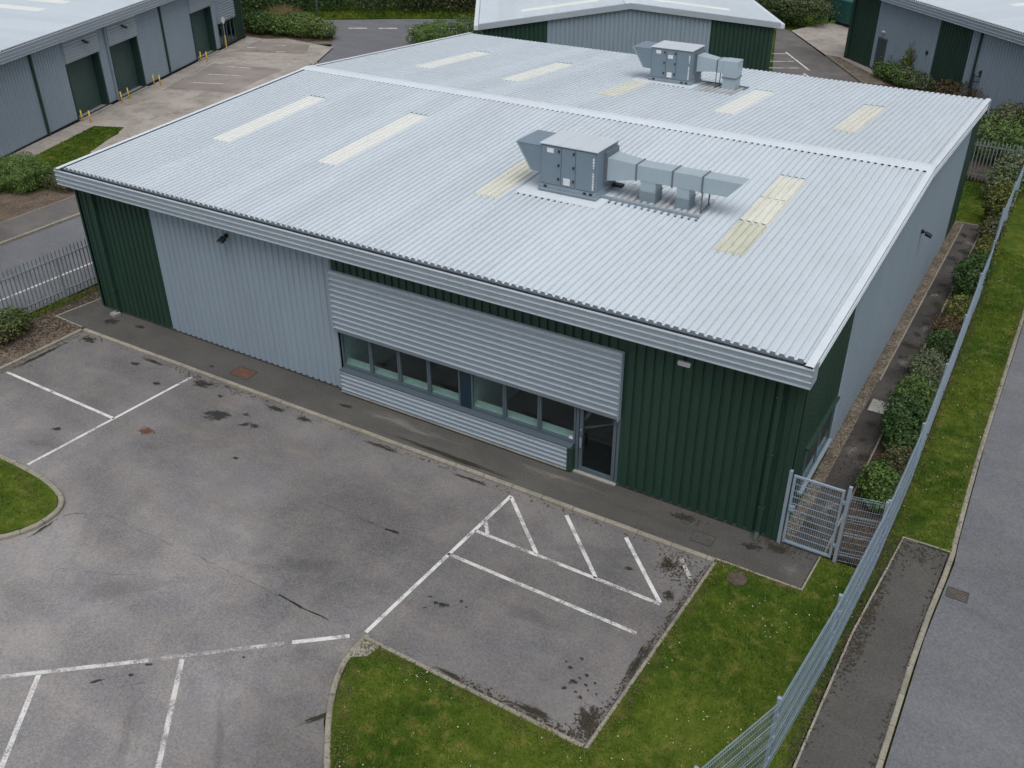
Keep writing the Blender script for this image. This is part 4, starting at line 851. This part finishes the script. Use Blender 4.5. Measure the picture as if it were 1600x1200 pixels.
for a, b in ((2.98,6.32),(7.48,10.72),(17.93,21.02)): roller(lw, a, b, 3.13); over(lw, a-.05, b+.05, 3.16, 4.42)
over(lw, 21.8, 24.6, 1.75, 4.42)
for x in (-8,-.0,13.85): pipe(lw, x, 'trimgreen')
pipe(lw, 7.22, 'galv')
mb = MB()
for x in (21.8,22.45,23.15,23.85,24.5): mb.box(x,.02,.02,x+.09,.10,1.75)
mb.box(21.89,.022,.02,24.5,.098,.10); mb.box(21.89,.024,1.66,24.5,.096,1.75)
mb.box(21.75,.62,0,24.62,.64,2.2)
gw = mb.build('window', 'frame', lw)
mb = MB(); mb.add([(21.8,.06,.1),(24.55,.06,.1),(24.55,.06,1.66),(21.8,.06,1.66)], [(0,1,2,3)]); mb.build('pane', 'dglass', gw)
for u, a, b in ((6.75,3.25,7.4),(9.25,3.2,8.0),(3.2,3.8,8.5),(-.8,3.8,8.5),(13.5,3.2,8.0),(18,3.2,8.0)): sk(u-.44, u+.44, a, b)
def lloc(o, x, y, z=0):
    c, s = math.cos(o.rotation_euler.z), math.sin(o.rotation_euler.z); return (o.location.x+c*x-s*y, o.location.y+s*x+c*y, z)
for u, nm in ((4.85,'black floodlight over the nearest roller door of the left warehouse'),(9.1,'black floodlight over the middle roller door of the left warehouse')):
    p = lloc(lw, u, -.14, 4.0); wall_light(p[0], p[1], p[2], nm, (.936,.353))
# right warehouse
RBX, RBR = (-12.02,53.08,0), math.atan2(-.71,.70)
rw, sk = eaves_warehouse('grey and green warehouse with a steel door at the upper right', RBX, RBR, -.45, 34, 24,
    [(-.45,2.85,.06,4.8,'green'),(2.85,9.42,.06,4.8,'grey'),(9.42,12.55,.06,4.8,'green'),(12.55,34,.06,4.8,'grey')])
pipe(rw, .0, 'trimgreen'); pipe(rw, 13.42, 'trimgreen')
sk(10.5,11.3,3.4,8.0); sk(16,16.8,3.4,8.0)
mb = MB(); mb.box(3.42,-.07,.02,4.36,-.03,2.08); dd = mb.build('door', 'dgrey', rw, bevel=.01)
mb = MB(); mb.box(3.34,-.06,.0,3.42,-.02,2.16); mb.box(4.36,-.06,.0,4.44,-.02,2.16); mb.box(3.34,-.06,2.08,4.44,-.02,2.16); mb.build('frame', 'frame', dd)
mb = MB(); mb.bar((4.22,-.10,1.0),(4.05,-.10,1.0),.03); mb.build('handle', 'galv', dd)
p = lloc(rw, 3.9, -.05, 2.55); wall_light(p[0], p[1], p[2], 'white bulkhead lamp above the steel door of the right warehouse', (-.71,-.70), 'bulkhead')
mb = MB(); mb.box(5.0,-.16,1.0,5.25,-.03,1.35); mb.build('meter_box', 'galv', rw); mb = MB(); mb.box(8.72,-.12,2.15,8.86,-.03,2.35); mb.build('alarm_box', 'black', rw)
# gable warehouse behind
BBX, BBR = (-12.5,36.9,0), math.atan2(.53,.848)
bw = thing('warehouse', 'warehouse with grey and green gable end behind the main roof', 'warehouse', BBX, BBR)
L, DB = 16.85, 30; gz = lambda u: 6.05-.128*abs(u+L/2)
for a, b, m in ((-L+.25,-13.02,'green'),(-13.02,-3.82,'grey'),(-3.82,-.3,'green')): MB().corr((0,.0,0), Xv, Zv, (0,-1,0), a, b, .06, lambda u: gz(u)-.15, phase=0, **GP.get(m, {})).build('wall_panel', m, bw)
for x, s in ((-L+.25,-1),(-.3,1)): MB().corr((x,0,0), Yv, Zv, (s,0,0), 0, DB, .06, 4.8, phase=0).build('wall_panel', 'grey', bw)
mb = MB(); mb.box(-.36,-.05,0,-.24,.1,4.8); mb.box(-L+.2,-.05,0,-L+.32,.1,4.8); mb.split('corner_trim', 'trimgreen', bw)
k2 = math.hypot(1,.128)
for s in (-1,1):
    U = Vector((0,1,0)); V = Vector((s/k2,0,-.128/k2)); N = Vector((s*.128/k2,0,1/k2))
    MB().corr((-L/2,0,6.06), U, V, N, -.12, DB, 0, (L/2)*k2, phase=-.1, **RP).build('roof', 'roof', bw)
    for y in (1.6, 7.2, 12.8, 18.4):
        MB().corr((-L/2,0,6.075), U, V, N, y, y+.88, 1.6*k2, 6.0*k2, phase=-.1, pitch=RPIT, rib=.154, depth=.060, b=.024).build('skylight', 'sky', bw)
mb = MB()
for s in (-1,1):
    a, b = (-L/2, 6.06), (-L/2+s*(L/2+.05), 6.06-.128*(L/2+.05))
    for y0, y1 in ((-.22,-.02),):
        mb.hexa([(a[0],y0,a[1]-.24),(b[0],y0,b[1]-.24),(b[0],y1,b[1]-.24),(a[0],y1,a[1]-.24)], [(a[0],y0,a[1]+.065),(b[0],y0,b[1]+.065),(b[0],y1,b[1]+.065),(a[0],y1,a[1]+.065)])
mb.build('verge_trim', 'fascia', bw)
mb = MB()
for x in (-L-.16, .16): mb.box(x-.12,-.2,4.74,x+.12,DB,4.97)
mb.split('fascia', 'flash', bw)
mb = MB(); mb.box(-L/2-.3,-.2,6.08,-L/2+.3,DB,6.12); mb.build('ridge_cap', 'flash', bw)

# ------------------------------------------------------------------ fences and gate (right)
fp = [(-.55,-10.9),(1.2,-8.75),(1.93,-6.62),(2.18,-3.45),(2.33,.2),(2.36,3.9),(2.30,7.4),(2.24,10.9),(2.17,14.4),(2.14,17.6),(1.97,21.2),(1.96,24.8),(1.95,28.4),(1.93,32)]
fp2 = []
mf = thing('mesh_fence', 'long galvanised wire mesh fence beside the grass verge on the right', 'fence', (2.3,0,0))
HF = 2.0
def mesh_panel(a, b, parent, o=(0,0,0), h0=.05, h1=HF, folds=True, dv=.05, r=.0037):
    a, b = Vector((*a,0))-Vector(o), Vector((*b,0))-Vector(o); d = (b-a); L_ = d.length; d.normalize(); n = Vector((-d.y,d.x,0)); mb = MB()
    def wirev(p0, p1, rr, nn=3):
        mb.tube(p0, p1, rr, nn)
    fz = [h0+.25, h0+.85, h0+1.35, h1-.10] if folds else []
    k = int(L_/dv)
    pts = [(h0,0)]
    for z in fz: pts += [(z-.05,0),(z,.035),(z+.05,0)] if z < h1-.11 else [(z-.04,0),(z+.02,.035)]
    pts.append((h1,0)); 
    for i in range(k+1):
        p = a+d*(i*L_/k)
        for (z0,q0),(z1,q1) in zip(pts[:-1], pts[1:]): wirev(p+n*q0+Vector((0,0,z0)), p+n*q1+Vector((0,0,z1)), r)
    zs = list(np.arange(h0+.02, h1+.001, .2)); 
    for z in zs: wirev(a+Vector((0,0,z)), b+Vector((0,0,z)), r*.95)
    for z in fz: 
        for z2, q in ((z-.05,.0),(z,.035),(z+.05,0)): wirev(a+n*q+Vector((0,0,min(z2,h1))), b+n*q+Vector((0,0,min(z2,h1))), r*.95)
    wirev(a+Vector((0,0,h1)), b+Vector((0,0,h1)), r*1.35)
    return mb.build('mesh_panel', 'wire', parent)
for i, (a, b) in enumerate(zip(fp[:-1], fp[1:])): mesh_panel(a, b, mf, (2.3,0,0))
for i, (x, y) in enumerate(fp):
    mb = MB(); mb.box(x-2.3-.03-.035, y-.03, -.05, x-2.3+.03-.035, y+.03, HF+.06); mb.box(x-2.3-.035-.036, y-.036, HF+.06, x-2.3-.035+.036, y+.036, HF+.075)
    for z in (.4,1.0,1.6): mb.box(x-2.3-.01, y-.04, z, x-2.3+.012, y+.04, z+.05)
    mb.build('post', 'post', mf, bevel=.004)
gt = thing('side_gate', 'galvanised mesh gate across the side path at the green corner', 'gate', (.14,-.04,0))
mb = MB(); g1 = 1.20; zt_ = 2.12
mb.box(.0,-.025,.08,.06,.025,zt_); mb.box(g1-.06,-.025,.08,g1,.025,zt_); mb.box(.06,-.024,zt_-.06,g1-.06,.024,zt_); mb.box(.06,-.024,.08,g1-.06,.024,.14); mb.build('gate_frame', 'post', gt, bevel=.005)
mb = MB()
for i in range(1,22): mb.tube((.06+i*.0490,0,.14),(.06+i*.0490,0,zt_-.06),.0048,4)
for i in range(0,11):
    z = .16+i*.19
    mb.tube((.06,.007,z),(g1-.06,.007,z),.0045,4); mb.tube((.06,-.007,z),(g1-.06,-.007,z),.0045,4)
mb.build('mesh_panel', 'wire', gt)
mb = MB(); mb.box(.01,-.05,1.05,.15,.05,1.22); mb.bar((.03,-.09,1.15),(.16,-.09,1.15),.025); mb.build('lock', 'galv', gt)
mb = MB(); mb.box(g1-.01,-.04,.45,g1+.07,.04,.52); mb.box(g1-.01,-.04,1.75,g1+.07,.04,1.82); mb.split('hinge', 'galv', gt)
mb = MB(); mb.box(-.12,-.04,-.1,-.04,.04,2.22); mb.box(g1+.06,-.04,-.1,g1+.14,.04,2.27); mb.split('gate_post', 'post', gt, bevel=.006)
mp = thing('mesh_fence', 'short mesh fence panel between the side gate and the long fence', 'fence', (1.5,-.04,0))
mesh_panel((1.50,-.04),(2.30,.12), mp, (1.5,-.04,0), h1=2.02)
mb = MB(); mb.box(.735,.10,-.05,.795,.16,2.08); mb.build('post', 'post', mp)

# palisade fences
def palisade(t, a, b, h, parent_loc, mat='pale', gap=.155, bay=2.75):
    a, b = Vector((*a,0)), Vector((*b,0)); o = Vector(parent_loc); d = (b-a); L_ = d.length; d.normalize(); n = Vector((-d.y,d.x,0)); nb = max(1, round(L_/bay))
    for k in range(nb):
        mb = MB(); s0, s1 = k*L_/nb, (k+1)*L_/nb; m = max(1, int((s1-s0)/gap))
        for i in range(m):
            p = a+d*(s0+(i+.5)*(s1-s0)/m)-o; w = .026
            q = [p-d*w+n*.0, p-d*w*.35+n*.014, p+d*w*.35+n*.014, p+d*w]
            e = random.uniform(-.012,.012)
            lo = [x+Vector((0,0,.03)) for x in q]; hi = [x+Vector((0,0,h-.10+e)) for x in q]; tip = [p+d*t_+n*.007+Vector((0,0,h+e)) for t_ in (-.004,.004)]
            mb.add(lo+hi+tip, [(0,1,5,4),(1,2,6,5),(2,3,7,6),(4,5,8),(5,6,9,8),(6,7,9)])
        mb.build('pale_panel', mat, t)
        mb = MB()
        for z in (.32, h-.32): mb.bar(a+d*s0-o+n*-.02+Vector((0,0,z)), a+d*s1-o+n*-.02+Vector((0,0,z)), .04, .04)
        mb.split('rail', mat, t)
    for k in range(nb+1):
        p = a+d*(k*L_/nb)-o-n*.08; mb = MB(); mb.box(p.x-.03,p.y-.025,-.1,p.x+.03,p.y+.025,h-.25); mb.build('post', mat, t)
pf = thing('palisade_fence', 'grey steel palisade fence left of the main warehouse beside the road', 'fence', (-26.88,0,0))
palisade(pf, (-26.88,-8.5), (-26.88,16), 1.9, (-26.88,0,0))
pf = thing('palisade_fence', 'pale steel palisade fence across the lawn behind the main warehouse', 'fence', (-.4,30.6,0))
palisade(pf, (1.6,30.35), (-3.9,30.85), 2.05, (-.4,30.6,0))
# dark railing gate by the right warehouse
dg = thing('railing_gate', 'dark railing gate in front of the right warehouse wall', 'gate', (-.15,43.3,0))
mb = MB(); e = (-1.9,-.25,0)
for i in range(16): mb.tube((-.12-i*.145,.0-i*.02,.1),(-.12-i*.145,-i*.02,2.0),.011,5)
mb.build('bars', 'dark', dg)
mb = MB()
for z in (.25,1.75,2.05): mb.bar((0,0,z),(-2.4,-.33,z),.04)
mb.split('rail', 'dark', dg)
for x in (0,-.42,-2.4):
    mb = MB(); mb.box(x-.05,-.05+x*.137,-.1,x+.05,.05+x*.137,2.2 if x != -.42 else 2.1); mb.build('post', 'dark', dg)
mb = MB(); mb.add([(-2.1,-.29,2.05),(-1.95,-.27,2.3),(-2.05,-.28,2.42),(-2.2,-.30,2.3)], [(0,1,2,3)]); mb.tube((-2.05,-.28,2.0),(-2.05,-.28,2.4),.02,6); mb.box(-1.85,-.30,2.05,-1.68,-.20,2.3); mb.build('finial', 'dark', dg)

# ------------------------------------------------------------------ small things
def cover(label, x, y, w, d, a, z, mat, rnd=False):
    t = thing('manhole_cover', label, 'manhole cover', (x,y,z), a)
    if rnd:
        mb = MB(); mb.tube((0,0,-.02),(0,0,.012),w/2,24); mb.build('lid', mat, t)
        mb = MB(); mb.tube((0,0,-.02),(0,0,.007),w/2+.04,24); mb.build('frame', 'kerb' if mat == 'slab' else mat, t)
    else:
        mb = MB(); mb.box(-w/2,-d/2,-.02,w/2,d/2,.007); mb.build('lid', mat, t)
        mb = MB()
        for q in ((-w/2-.03,-d/2-.03,-w/2-.008,d/2+.03),(w/2+.008,-d/2-.03,w/2+.03,d/2+.03),(-w/2-.008,-d/2-.03,w/2+.008,-d/2-.008),(-w/2-.008,d/2+.008,w/2+.008,d/2+.03)): mb.box(q[0],q[1],-.02,q[2],q[3],.010)
        mb.build('frame', 'iron', t)
        mb = MB()
        for q in (-w*.3, w*.3): mb.box(q-.03,-.01,.007,q+.03,.01,.010)
        mb.split('lifting_slot', 'black', t)
cover('rusty rectangular manhole cover on the footway below the grey wall', -17.30,-.88,.72,.48,.04,.001,'rust')
cover('dark rectangular inspection cover on the footway near the green corner', -1.60,-.88,.52,.38,.02,.001,'pave')
cover('round brown cover in the grass at the corner of the footway', -.36,-1.84,.40,.40,0,.02,'dull',True)
cover('pale concrete chamber cover in the side path', .78,7.6,.62,.75,.0,.004,'slab')
t = thing('road_drain', 'cast iron drain grating in the road by the kerb', 'drain', (4.20,.42,-.10), 0)
mb = MB(); mb.box(-.24,-.19,-.02,.24,-.165,.012); mb.box(-.24,.165,-.02,.24,.19,.012); mb.box(-.24,-.165,-.02,-.215,.165,.012); mb.box(.215,-.165,-.02,.24,.165,.012); mb.build('frame', 'iron', t)
mb = MB()
for i in range(6): mb.box(-.215,-.15+i*.055,-.01,.215,-.122+i*.055,.01)
mb.build('grating', 'kerbiron', t)
mb = MB(); mb.box(-.215,-.165,-.008,.215,.165,.002); mb.build('pit', 'black', t)
# bollards
bt = thing('bollard', '', 'bollard', (0,0,0), 0, 'yellow bollards by the roller doors')
mb = MB(); mb.tube((0,0,-.05),(0,0,.66),.042,12); mb.tube((0,0,.66),(0,0,.69),.042,12,.02); mb.build('post', 'yellow', bt, True)
mb = MB(); mb.tube((0,0,0),(0,0,.02),.08,12); mb.build('base_plate', 'yellow', bt)
bl = [(2.75,-.42,'yellow bollard left of the nearest roller door beside the wall'),(2.72,-.95,'yellow bollard left of the nearest roller door standing further out'),(6.85,-.55,'yellow bollard right of the nearest roller door'),(7.75,-.5,'yellow bollard left of the middle roller door beside the pale downpipe'),
      (11.05,-.42,'yellow bollard right of the middle roller door beside the wall'),(11.05,-.85,'yellow bollard right of the middle roller door standing further out'),(17.7,-.42,'yellow bollard left of the farthest roller door beside the wall'),(17.75,-.85,'yellow bollard left of the farthest roller door standing further out')]
for i, (u, v, lb) in enumerate(bl):
    p = lloc(lw, u, v)
    if i == 0: bt.location = p; bt['label'] = lb
    else: dup(bt, p, lb)
p = lloc(lw, 21.6, -.55); t = thing('sign_post', 'round white sign on a yellow post beside the far roller door', 'sign', p, LBR)
mb = MB(); mb.tube((0,0,-.05),(0,0,1.0),.05,12); mb.build('post', 'yellow', t)
mb = MB(); mb.tube((0,0,1.0),(0,0,1.9),.03,10); mb.build('stem', 'galv', t)
mb = MB(); mb.tube((0,-.03,2.05),(0,-.05,2.05),.24,20); mb.build('sign_plate', 'label', t)
t = thing('lamp_post', 'tall grey street lamp post rising from the far shrub bed', 'lamp post', (-49.95,40.46,0))
mb = MB(); mb.tube((0,0,-.1),(0,0,1.2),.09,12); mb.tube((0,0,1.2),(0,0,7.9),.062,12,.045); mb.build('column', 'galv', t, True)
mb = MB(); mb.bar((0,0,7.9),(.7,-.35,8.05),.06); mb.build('arm', 'galv', t)
mb = MB(); mb.box(.55,-.5,8.0,1.1,-.28,8.12); mb.build('lamp_head', 'galv', t, bevel=.03)
# bins in the far yard
for i, (x, y, lb, op) in enumerate([(-16.1,65.4,'green wheeled bin behind the hedge at the far yard, leftmost',False),(-15.1,64.6,'green wheeled bin overfilled with white sacks in the far yard',True),(-14.2,63.9,'green wheeled bin half hidden behind the right warehouse corner',True)]):
    t = thing('wheeled_bin', lb, 'bin', (x,y,-.0), -.7, 'green bins in the far yard'); t.scale = (1.35,1.35,1.5)
    mb = MB(); mb.hexa([(-.45,-.35,.14),(.45,-.35,.14),(.45,.35,.14),(-.45,.35,.14)], [(-.55,-.45,1.25),(.55,-.45,1.25),(.55,.45,1.25),(-.55,.45,1.25)]); mb.build('bin_body', 'binm', t, bevel=.04)
    mb = MB(); mb.hexa([(-.58,-.48,1.26),(.58,-.48,1.26),(.58,.48,1.28 if not op else 1.9),(-.58,.48,1.28 if not op else 1.9)], [(-.55,-.44,1.33),(.55,-.44,1.33),(.55,.44,1.40 if not op else 1.96),(-.55,.44,1.40 if not op else 1.96)]); mb.build('bin_lid', 'binm', t, bevel=.03)
    for q in (-.35,.35):
        mb = MB(); mb.tube((q,-.28,.09),(q+.06,-.28,.09),.09,12); mb.tube((q,.28,.09),(q+.06,.28,.09),.09,12); mb.split('wheel', 'black', t)
    if op:
        mb = MB()
        s_ = thing('rubbish_sack', 'white sack heaped in the '+('middle' if i == 1 else 'right hand')+' green bin of the far yard', 'sack', (x,y,1.95), -.7)
        bm = bmesh.new(); bmesh.ops.create_icosphere(bm, subdivisions=3, radius=.42)
        for v in bm.verts: v.co *= 1+.1*math.sin(v.co.x*9+i)*math.sin(v.co.y*8)+.06*math.sin(v.co.z*14); v.co.z *= .8
        me = bpy.data.meshes.new('sack_body'); bm.to_mesh(me); bm.free(); me.materials.append(M['bag']); o = bpy.data.objects.new('sack_body', me); COL.objects.link(o); o.parent = s_

# ------------------------------------------------------------------ planting
G = 'shrubs in the bed beside the long mesh fence'
def B(*a): return list(a)
shrub('shrub','bright green leafy shrub right behind the side gate', (1.72,2.9,0), [(0,0,.42,.45,.5,.42),(-.1,.4,.40,.35,.4,.38),(.2,-.4,.3,.3,.3,.3)], 2300, .045, 'lf_mid', group=G)
shrub('shrub','large dark green shrub beside the pale chamber cover', (1.70,5.9,0), [(0,0,.55,.52,.7,.55),(-.1,.7,.55,.5,.55,.5),(.15,-.75,.4,.4,.45,.4)], 3600, .05, 'lf_dark', group=G)
shrub('shrub','mid green rounded shrub just past the chamber cover', (1.65,7.6,0), [(0,0,.5,.5,.55,.5),(-.15,.55,.45,.4,.5,.42)], 2400, .045, 'lf_mid', group=G, extra=([(0,.5,.6,.45,.5,.35)], 300, .04, 'lf_yel'))
shrub('shrub','grey green spiky shrub halfway along the fence', (1.68,9.7,0), [(0,0,.45,.5,.8,.45),(-.2,.6,.4,.4,.5,.35)], 2400, .04, 'lf_grey', group=G)
shrub('shrub','small dark green shrub before the brown heather', (1.68,11.7,0), [(0,0,.42,.42,.45,.4)], 1500, .045, 'lf_dark', group=G)
shrub('shrub','brown leaved low shrub between two green ones', (1.62,13.2,0), [(0,0,.36,.42,.55,.36)], 1300, .04, 'lf_red', group=G, extra=([(0,0,.4,.4,.5,.35)], 500, .04, 'lf_olive'))
shrub('shrub','yellow green small shrub near the fence bend', (1.72,14.8,0), [(0,0,.4,.4,.55,.4)], 1300, .045, 'lf_yel', group=G)
shrub('shrub','tall dark glossy green shrub at the fence bend', (1.65,16.9,0), [(0,0,.7,.48,.75,.65),(.0,.5,.8,.4,.5,.5)], 3200, .05, 'lf_dark', group=G)
shrub('shrub','thin olive shrub between the gate shrub and the large dark one', (1.9,4.35,0), [(0,0,.35,.36,.5,.36)], 1200, .045, 'lf_olive', group=G)
shrub('shrub','small grey shrub tucked between the chamber cover shrubs and the spiky one', (1.8,8.65,0), [(0,0,.34,.4,.5,.36)], 1200, .04, 'lf_grey', group=G)
shrub('shrub','low dark shrub just beyond the tall glossy one', (1.72,18.9,0), [(0,0,.4,.42,.8,.42)], 1600, .05, 'lf_dark', group=G)
shrub('shrub','small olive shrub between the low yellow one and the upright yellow one', (1.66,23.0,0), [(0,0,.45,.42,.7,.45)], 1400, .055, 'lf_olive', group=G)
shrub('shrub','low brown and yellow shrub past the end of the side path', (1.72,21.0,0), [(0,0,.35,.36,.9,.35)], 1200, .05, 'lf_yel', group=G, extra=([(0,.2,.35,.36,.8,.3)], 500, .05, 'lf_red'))
shrub('shrub','upright yellow leaved shrub at the corner of the rear lawn', (1.50,25.2,0), [(0,0,.8,.5,.6,.75),(.1,.3,1.1,.4,.45,.45)], 2600, .06, 'lf_yel', group=G, extra=([(0,0,.6,.5,.6,.55)], 800, .06, 'lf_dark'))
shrub('shrub','broad grey green bush in front of the pale palisade fence', (1.35,29.0,0), [(0,0,.9,.8,1.3,.9),(.3,1.2,1.0,.8,1.0,.9),(-.2,-.9,.6,.6,.6,.6)], 5200, .07, 'lf_grey', extra=([(0,0,.7,.75,1.3,.75)], 1500, .07, 'lf_mid'))
shrub('shrub','wide green bush behind the pale palisade fence', (.4,34.5,0), [(0,0,1.0,1.4,1.6,1.0),(1.0,-1.0,1.0,1.0,1.1,.9),(-.8,1.2,.9,1.0,1.2,.9)], 6000, .08, 'lf_mid', extra=([(0,0,.9,1.5,1.6,.9)], 1800, .08, 'lf_grey'))
shrub('shrub','dark green bush beneath the dark railing gate', (.2,38.6,0), [(0,0,.9,1.3,1.4,.9),(1.1,.3,.9,1.0,1.1,.9)], 4200, .08, 'lf_olive', extra=([(0,0,.8,1.3,1.4,.8)], 1200, .08, 'lf_mid'))
shrub('shrub','reddish brown bush along the right warehouse wall', (-2.9,43.6,0), [(0,0,.75,1.2,.9,.75),(-1.0,.9,.7,1.0,.9,.65),(.9,-.9,.7,.9,.8,.7)], 3600, .07, 'lf_red', extra=([(0,0,.75,1.1,.9,.7)], 900, .07, 'lf_olive'))
shrub('shrub','low grey green hedge plants below the green wall panel of the right warehouse', (-5.6,46.2,0), [(0,0,.6,1.1,.9,.6),(-1.1,1.2,.6,1.0,.9,.6)], 3400, .07, 'lf_grey', extra=([(-.4,.4,.55,1.3,1.1,.5)], 1600, .07, 'lf_mid'))
shrub('small_tree','bright green small tree by the steel door of the right warehouse', (-6.6,48.3,0), [(0,0,1.7,.8,.8,1.0),(.3,.2,2.2,.55,.55,.6),(-.4,-.2,1.2,.6,.6,.6)], 3000, .08, 'lf_yel', 'tree', stems=9, extra=([(0,0,1.4,.8,.8,1.0)], 900, .08, 'lf_mid'))
shrub('shrub','mid green low bush at the end of the gravel bed', (-8.0,48.2,0), [(0,0,.55,.9,.8,.55),(-.7,.6,.5,.7,.6,.5),(.8,-.7,.5,.8,.7,.5)], 3400, .07, 'lf_mid')
# left side
shrub('shrub','rough olive shrub in the bark bed by the palisade fence', (-26.0,-3.3,0), [(0,0,.42,.65,.75,.45),(-.3,.6,.38,.45,.5,.36),(.25,-.5,.3,.4,.45,.32),(-.3,-1.4,.4,.6,.7,.42)], 4200, .05, 'lf_olive', extra=([(0,.1,.5,.6,.8,.4)], 1500, .05, 'lf_mid'))
shrub('clipped_bush','large round clipped green bush left of the main warehouse', (-38.9,6.4,0), [(0,0,.66,1.4,1.25,.80)], 30000, .032, 'lf_box', 'bush', sq=2.6, extra=([(0,0,.45,1.25,1.1,.55)], 2500, .05, 'lf_mid'))
shrub('clipped_bush','smaller clipped bush at the left picture edge', (-39.6,4.2,0), [(0,0,.6,.9,.9,.65)], 4200, .045, 'lf_box', 'bush', sq=2.6)
shrub('clipped_bush','low spreading grey green bush beside the footpath', (-36.9,7.6,0), [(0,0,.45,1.1,1.0,.5),(.6,.8,.4,.7,.8,.45)], 6000, .045, 'lf_olive', 'bush', sq=2.4, extra=([(0,0,.42,1.1,1.0,.5)], 2600, .045, 'lf_grey'))
shrub('shrub','small dark shrub in the bed by the footpath at the left edge', (-36.8,2.7,0), [(0,0,.35,.5,.5,.38)], 1300, .05, 'lf_dark')
shrub('shrub','broad green shrub mass in the far bed below the lamp post', (-50.6,39.0,0), [(0,0,.75,1.8,1.2,.8),(1.8,.3,.65,1.4,1.0,.7),(-1.8,-.4,.75,1.5,1.1,.8),(-.5,.9,.8,1.6,.9,.8)], 9000, .085, 'lf_mid', extra=([(0,.2,.7,2.8,1.2,.75)], 3000, .085, 'lf_yel'))
shrub('shrub','dark green shrub at the far corner of the left warehouse', (-53.9,38.2,0), [(0,0,.8,1.3,1.0,.85),(-1.0,.4,.7,1.2,1.0,.8)], 4000, .085, 'lf_dark', extra=([(0,0,.8,1.2,1.0,.85)], 1500, .085, 'lf_mid'))
t = thing('straw_clump', 'pale straw coloured grass clump above the far shrubs', 'ornamental grass', (-53.2,40.3,0))
n = 900; a = rng.uniform(0,2*np.pi,n); r = rng.uniform(0,.9,n); hh = rng.uniform(1.0,2.0,n); V = np.zeros((n,3,3)); bx, by = r*np.cos(a)*1.4, r*np.sin(a)*.7
V[:,0] = np.c_[bx-.02,by,np.zeros(n)]; V[:,1] = np.c_[bx+.02,by+.01,np.zeros(n)]; V[:,2] = np.c_[bx*1.6+rng.normal(0,.15,n),by*1.6+rng.normal(0,.15,n),hh]
o = quick('blades', V.reshape(-1,3), np.arange(3*n).reshape(-1,3), 'straw'); o.parent = t
t1 = shrub('hedge','clipped low box hedge block nearest the road junction', (-40.75,41.9,0), [(0,0,.62,1.05,1.1,.66),(.5,1.2,.7,1.1,1.0,.72)], 9000, .06, 'lf_box', 'hedge', sq=5, extra=([(0,0,.55,.93,.98,.6)], 1800, .06, 'lf_mid'))
shrub('hedge','long clipped hedge block against the gable warehouse', (-38.4,45.0,0), [(0,0,.8,1.4,1.8,.82),(2.2,1.2,.8,2.2,1.6,.82)], 9000, .07, 'lf_box', 'hedge', sq=5, extra=([(0,0,.7,1.35,1.75,.75),(2.2,1.2,.7,2.1,1.5,.75)], 2800, .07, 'lf_mid'))
shrub('hedge','dark hedge block squeezed between the junction hedge and the main roof', (-38.6,40.6,0), [(0,0,.6,1.3,1.3,.65)], 4200, .06, 'lf_mid', 'hedge', sq=5)
shrub('hedge','brown topped clipped hedge at the back of the far yard', (-18.9,63.4,0), [(0,0,.95,2.6,1.4,1.0),(-1.5,1.2,1.0,2.2,1.4,1.1)], 9000, .085, 'lf_dark', 'hedge', sq=4, extra=([(0,0,1.35,2.8,1.4,.65),(-1.5,1.2,1.5,2.1,1.4,.65)], 4200, .085, 'lf_olive'))
shrub('shrub','pale green shrub behind the brown topped hedge', (-21.0,64.8,0), [(0,0,1.3,2.0,1.2,1.0)], 4000, .09, 'lf_grey')
def wood(x0, y0, dx, dy, L_, wd, h, n, mat, name='hedgerow', mat2=None):
    bl = []
    k = int(L_/1.6)
    for i in range(k):
        for j in range(max(1,int(wd/2))):
            x, y = x0+dx*i*1.6-dy*(j*2+random.uniform(-.6,.6)), y0+dy*i*1.6+dx*(j*2+random.uniform(-.6,.6)); hh = h*random.uniform(.75,1.2)*(1+.15*j)
            bl.append((x,y,hh*.5,1.35*random.uniform(.8,1.2),1.3*random.uniform(.8,1.2),hh*.55))
    V = leaves(bl, n, .14); o = quick(name, V, np.arange(len(V)).reshape(-1,4), mat); struct(o, 'stuff')
    if mat2:
        q = random.sample(bl, len(bl)//3); V = leaves(q, n//3, .13); o = quick(name, V, np.arange(len(V)).reshape(-1,4), mat2); struct(o, 'stuff')
wood(-72,36.5,.85,.527,30,9,3.2,30000,'lf_dark',mat2='lf_hedge')
wood(-48.0,51.3,.83,.557,40,9,3.4,44000,'lf_hedge',mat2='lf_olive')
wood(-26,68.5,.95,.3,22,8,4.2,24000,'lf_dark',mat2='lf_hedge')
blades([[(-62,41.2),(-59.4,42.0),(-53.6,45.3),(-48.3,49.0),(-42.5,52.4),(-34,58),(-35,59.5),(-43.4,54),(-49,50.5),(-54.4,47),(-62,43)]], 120, .28, .035, 0)
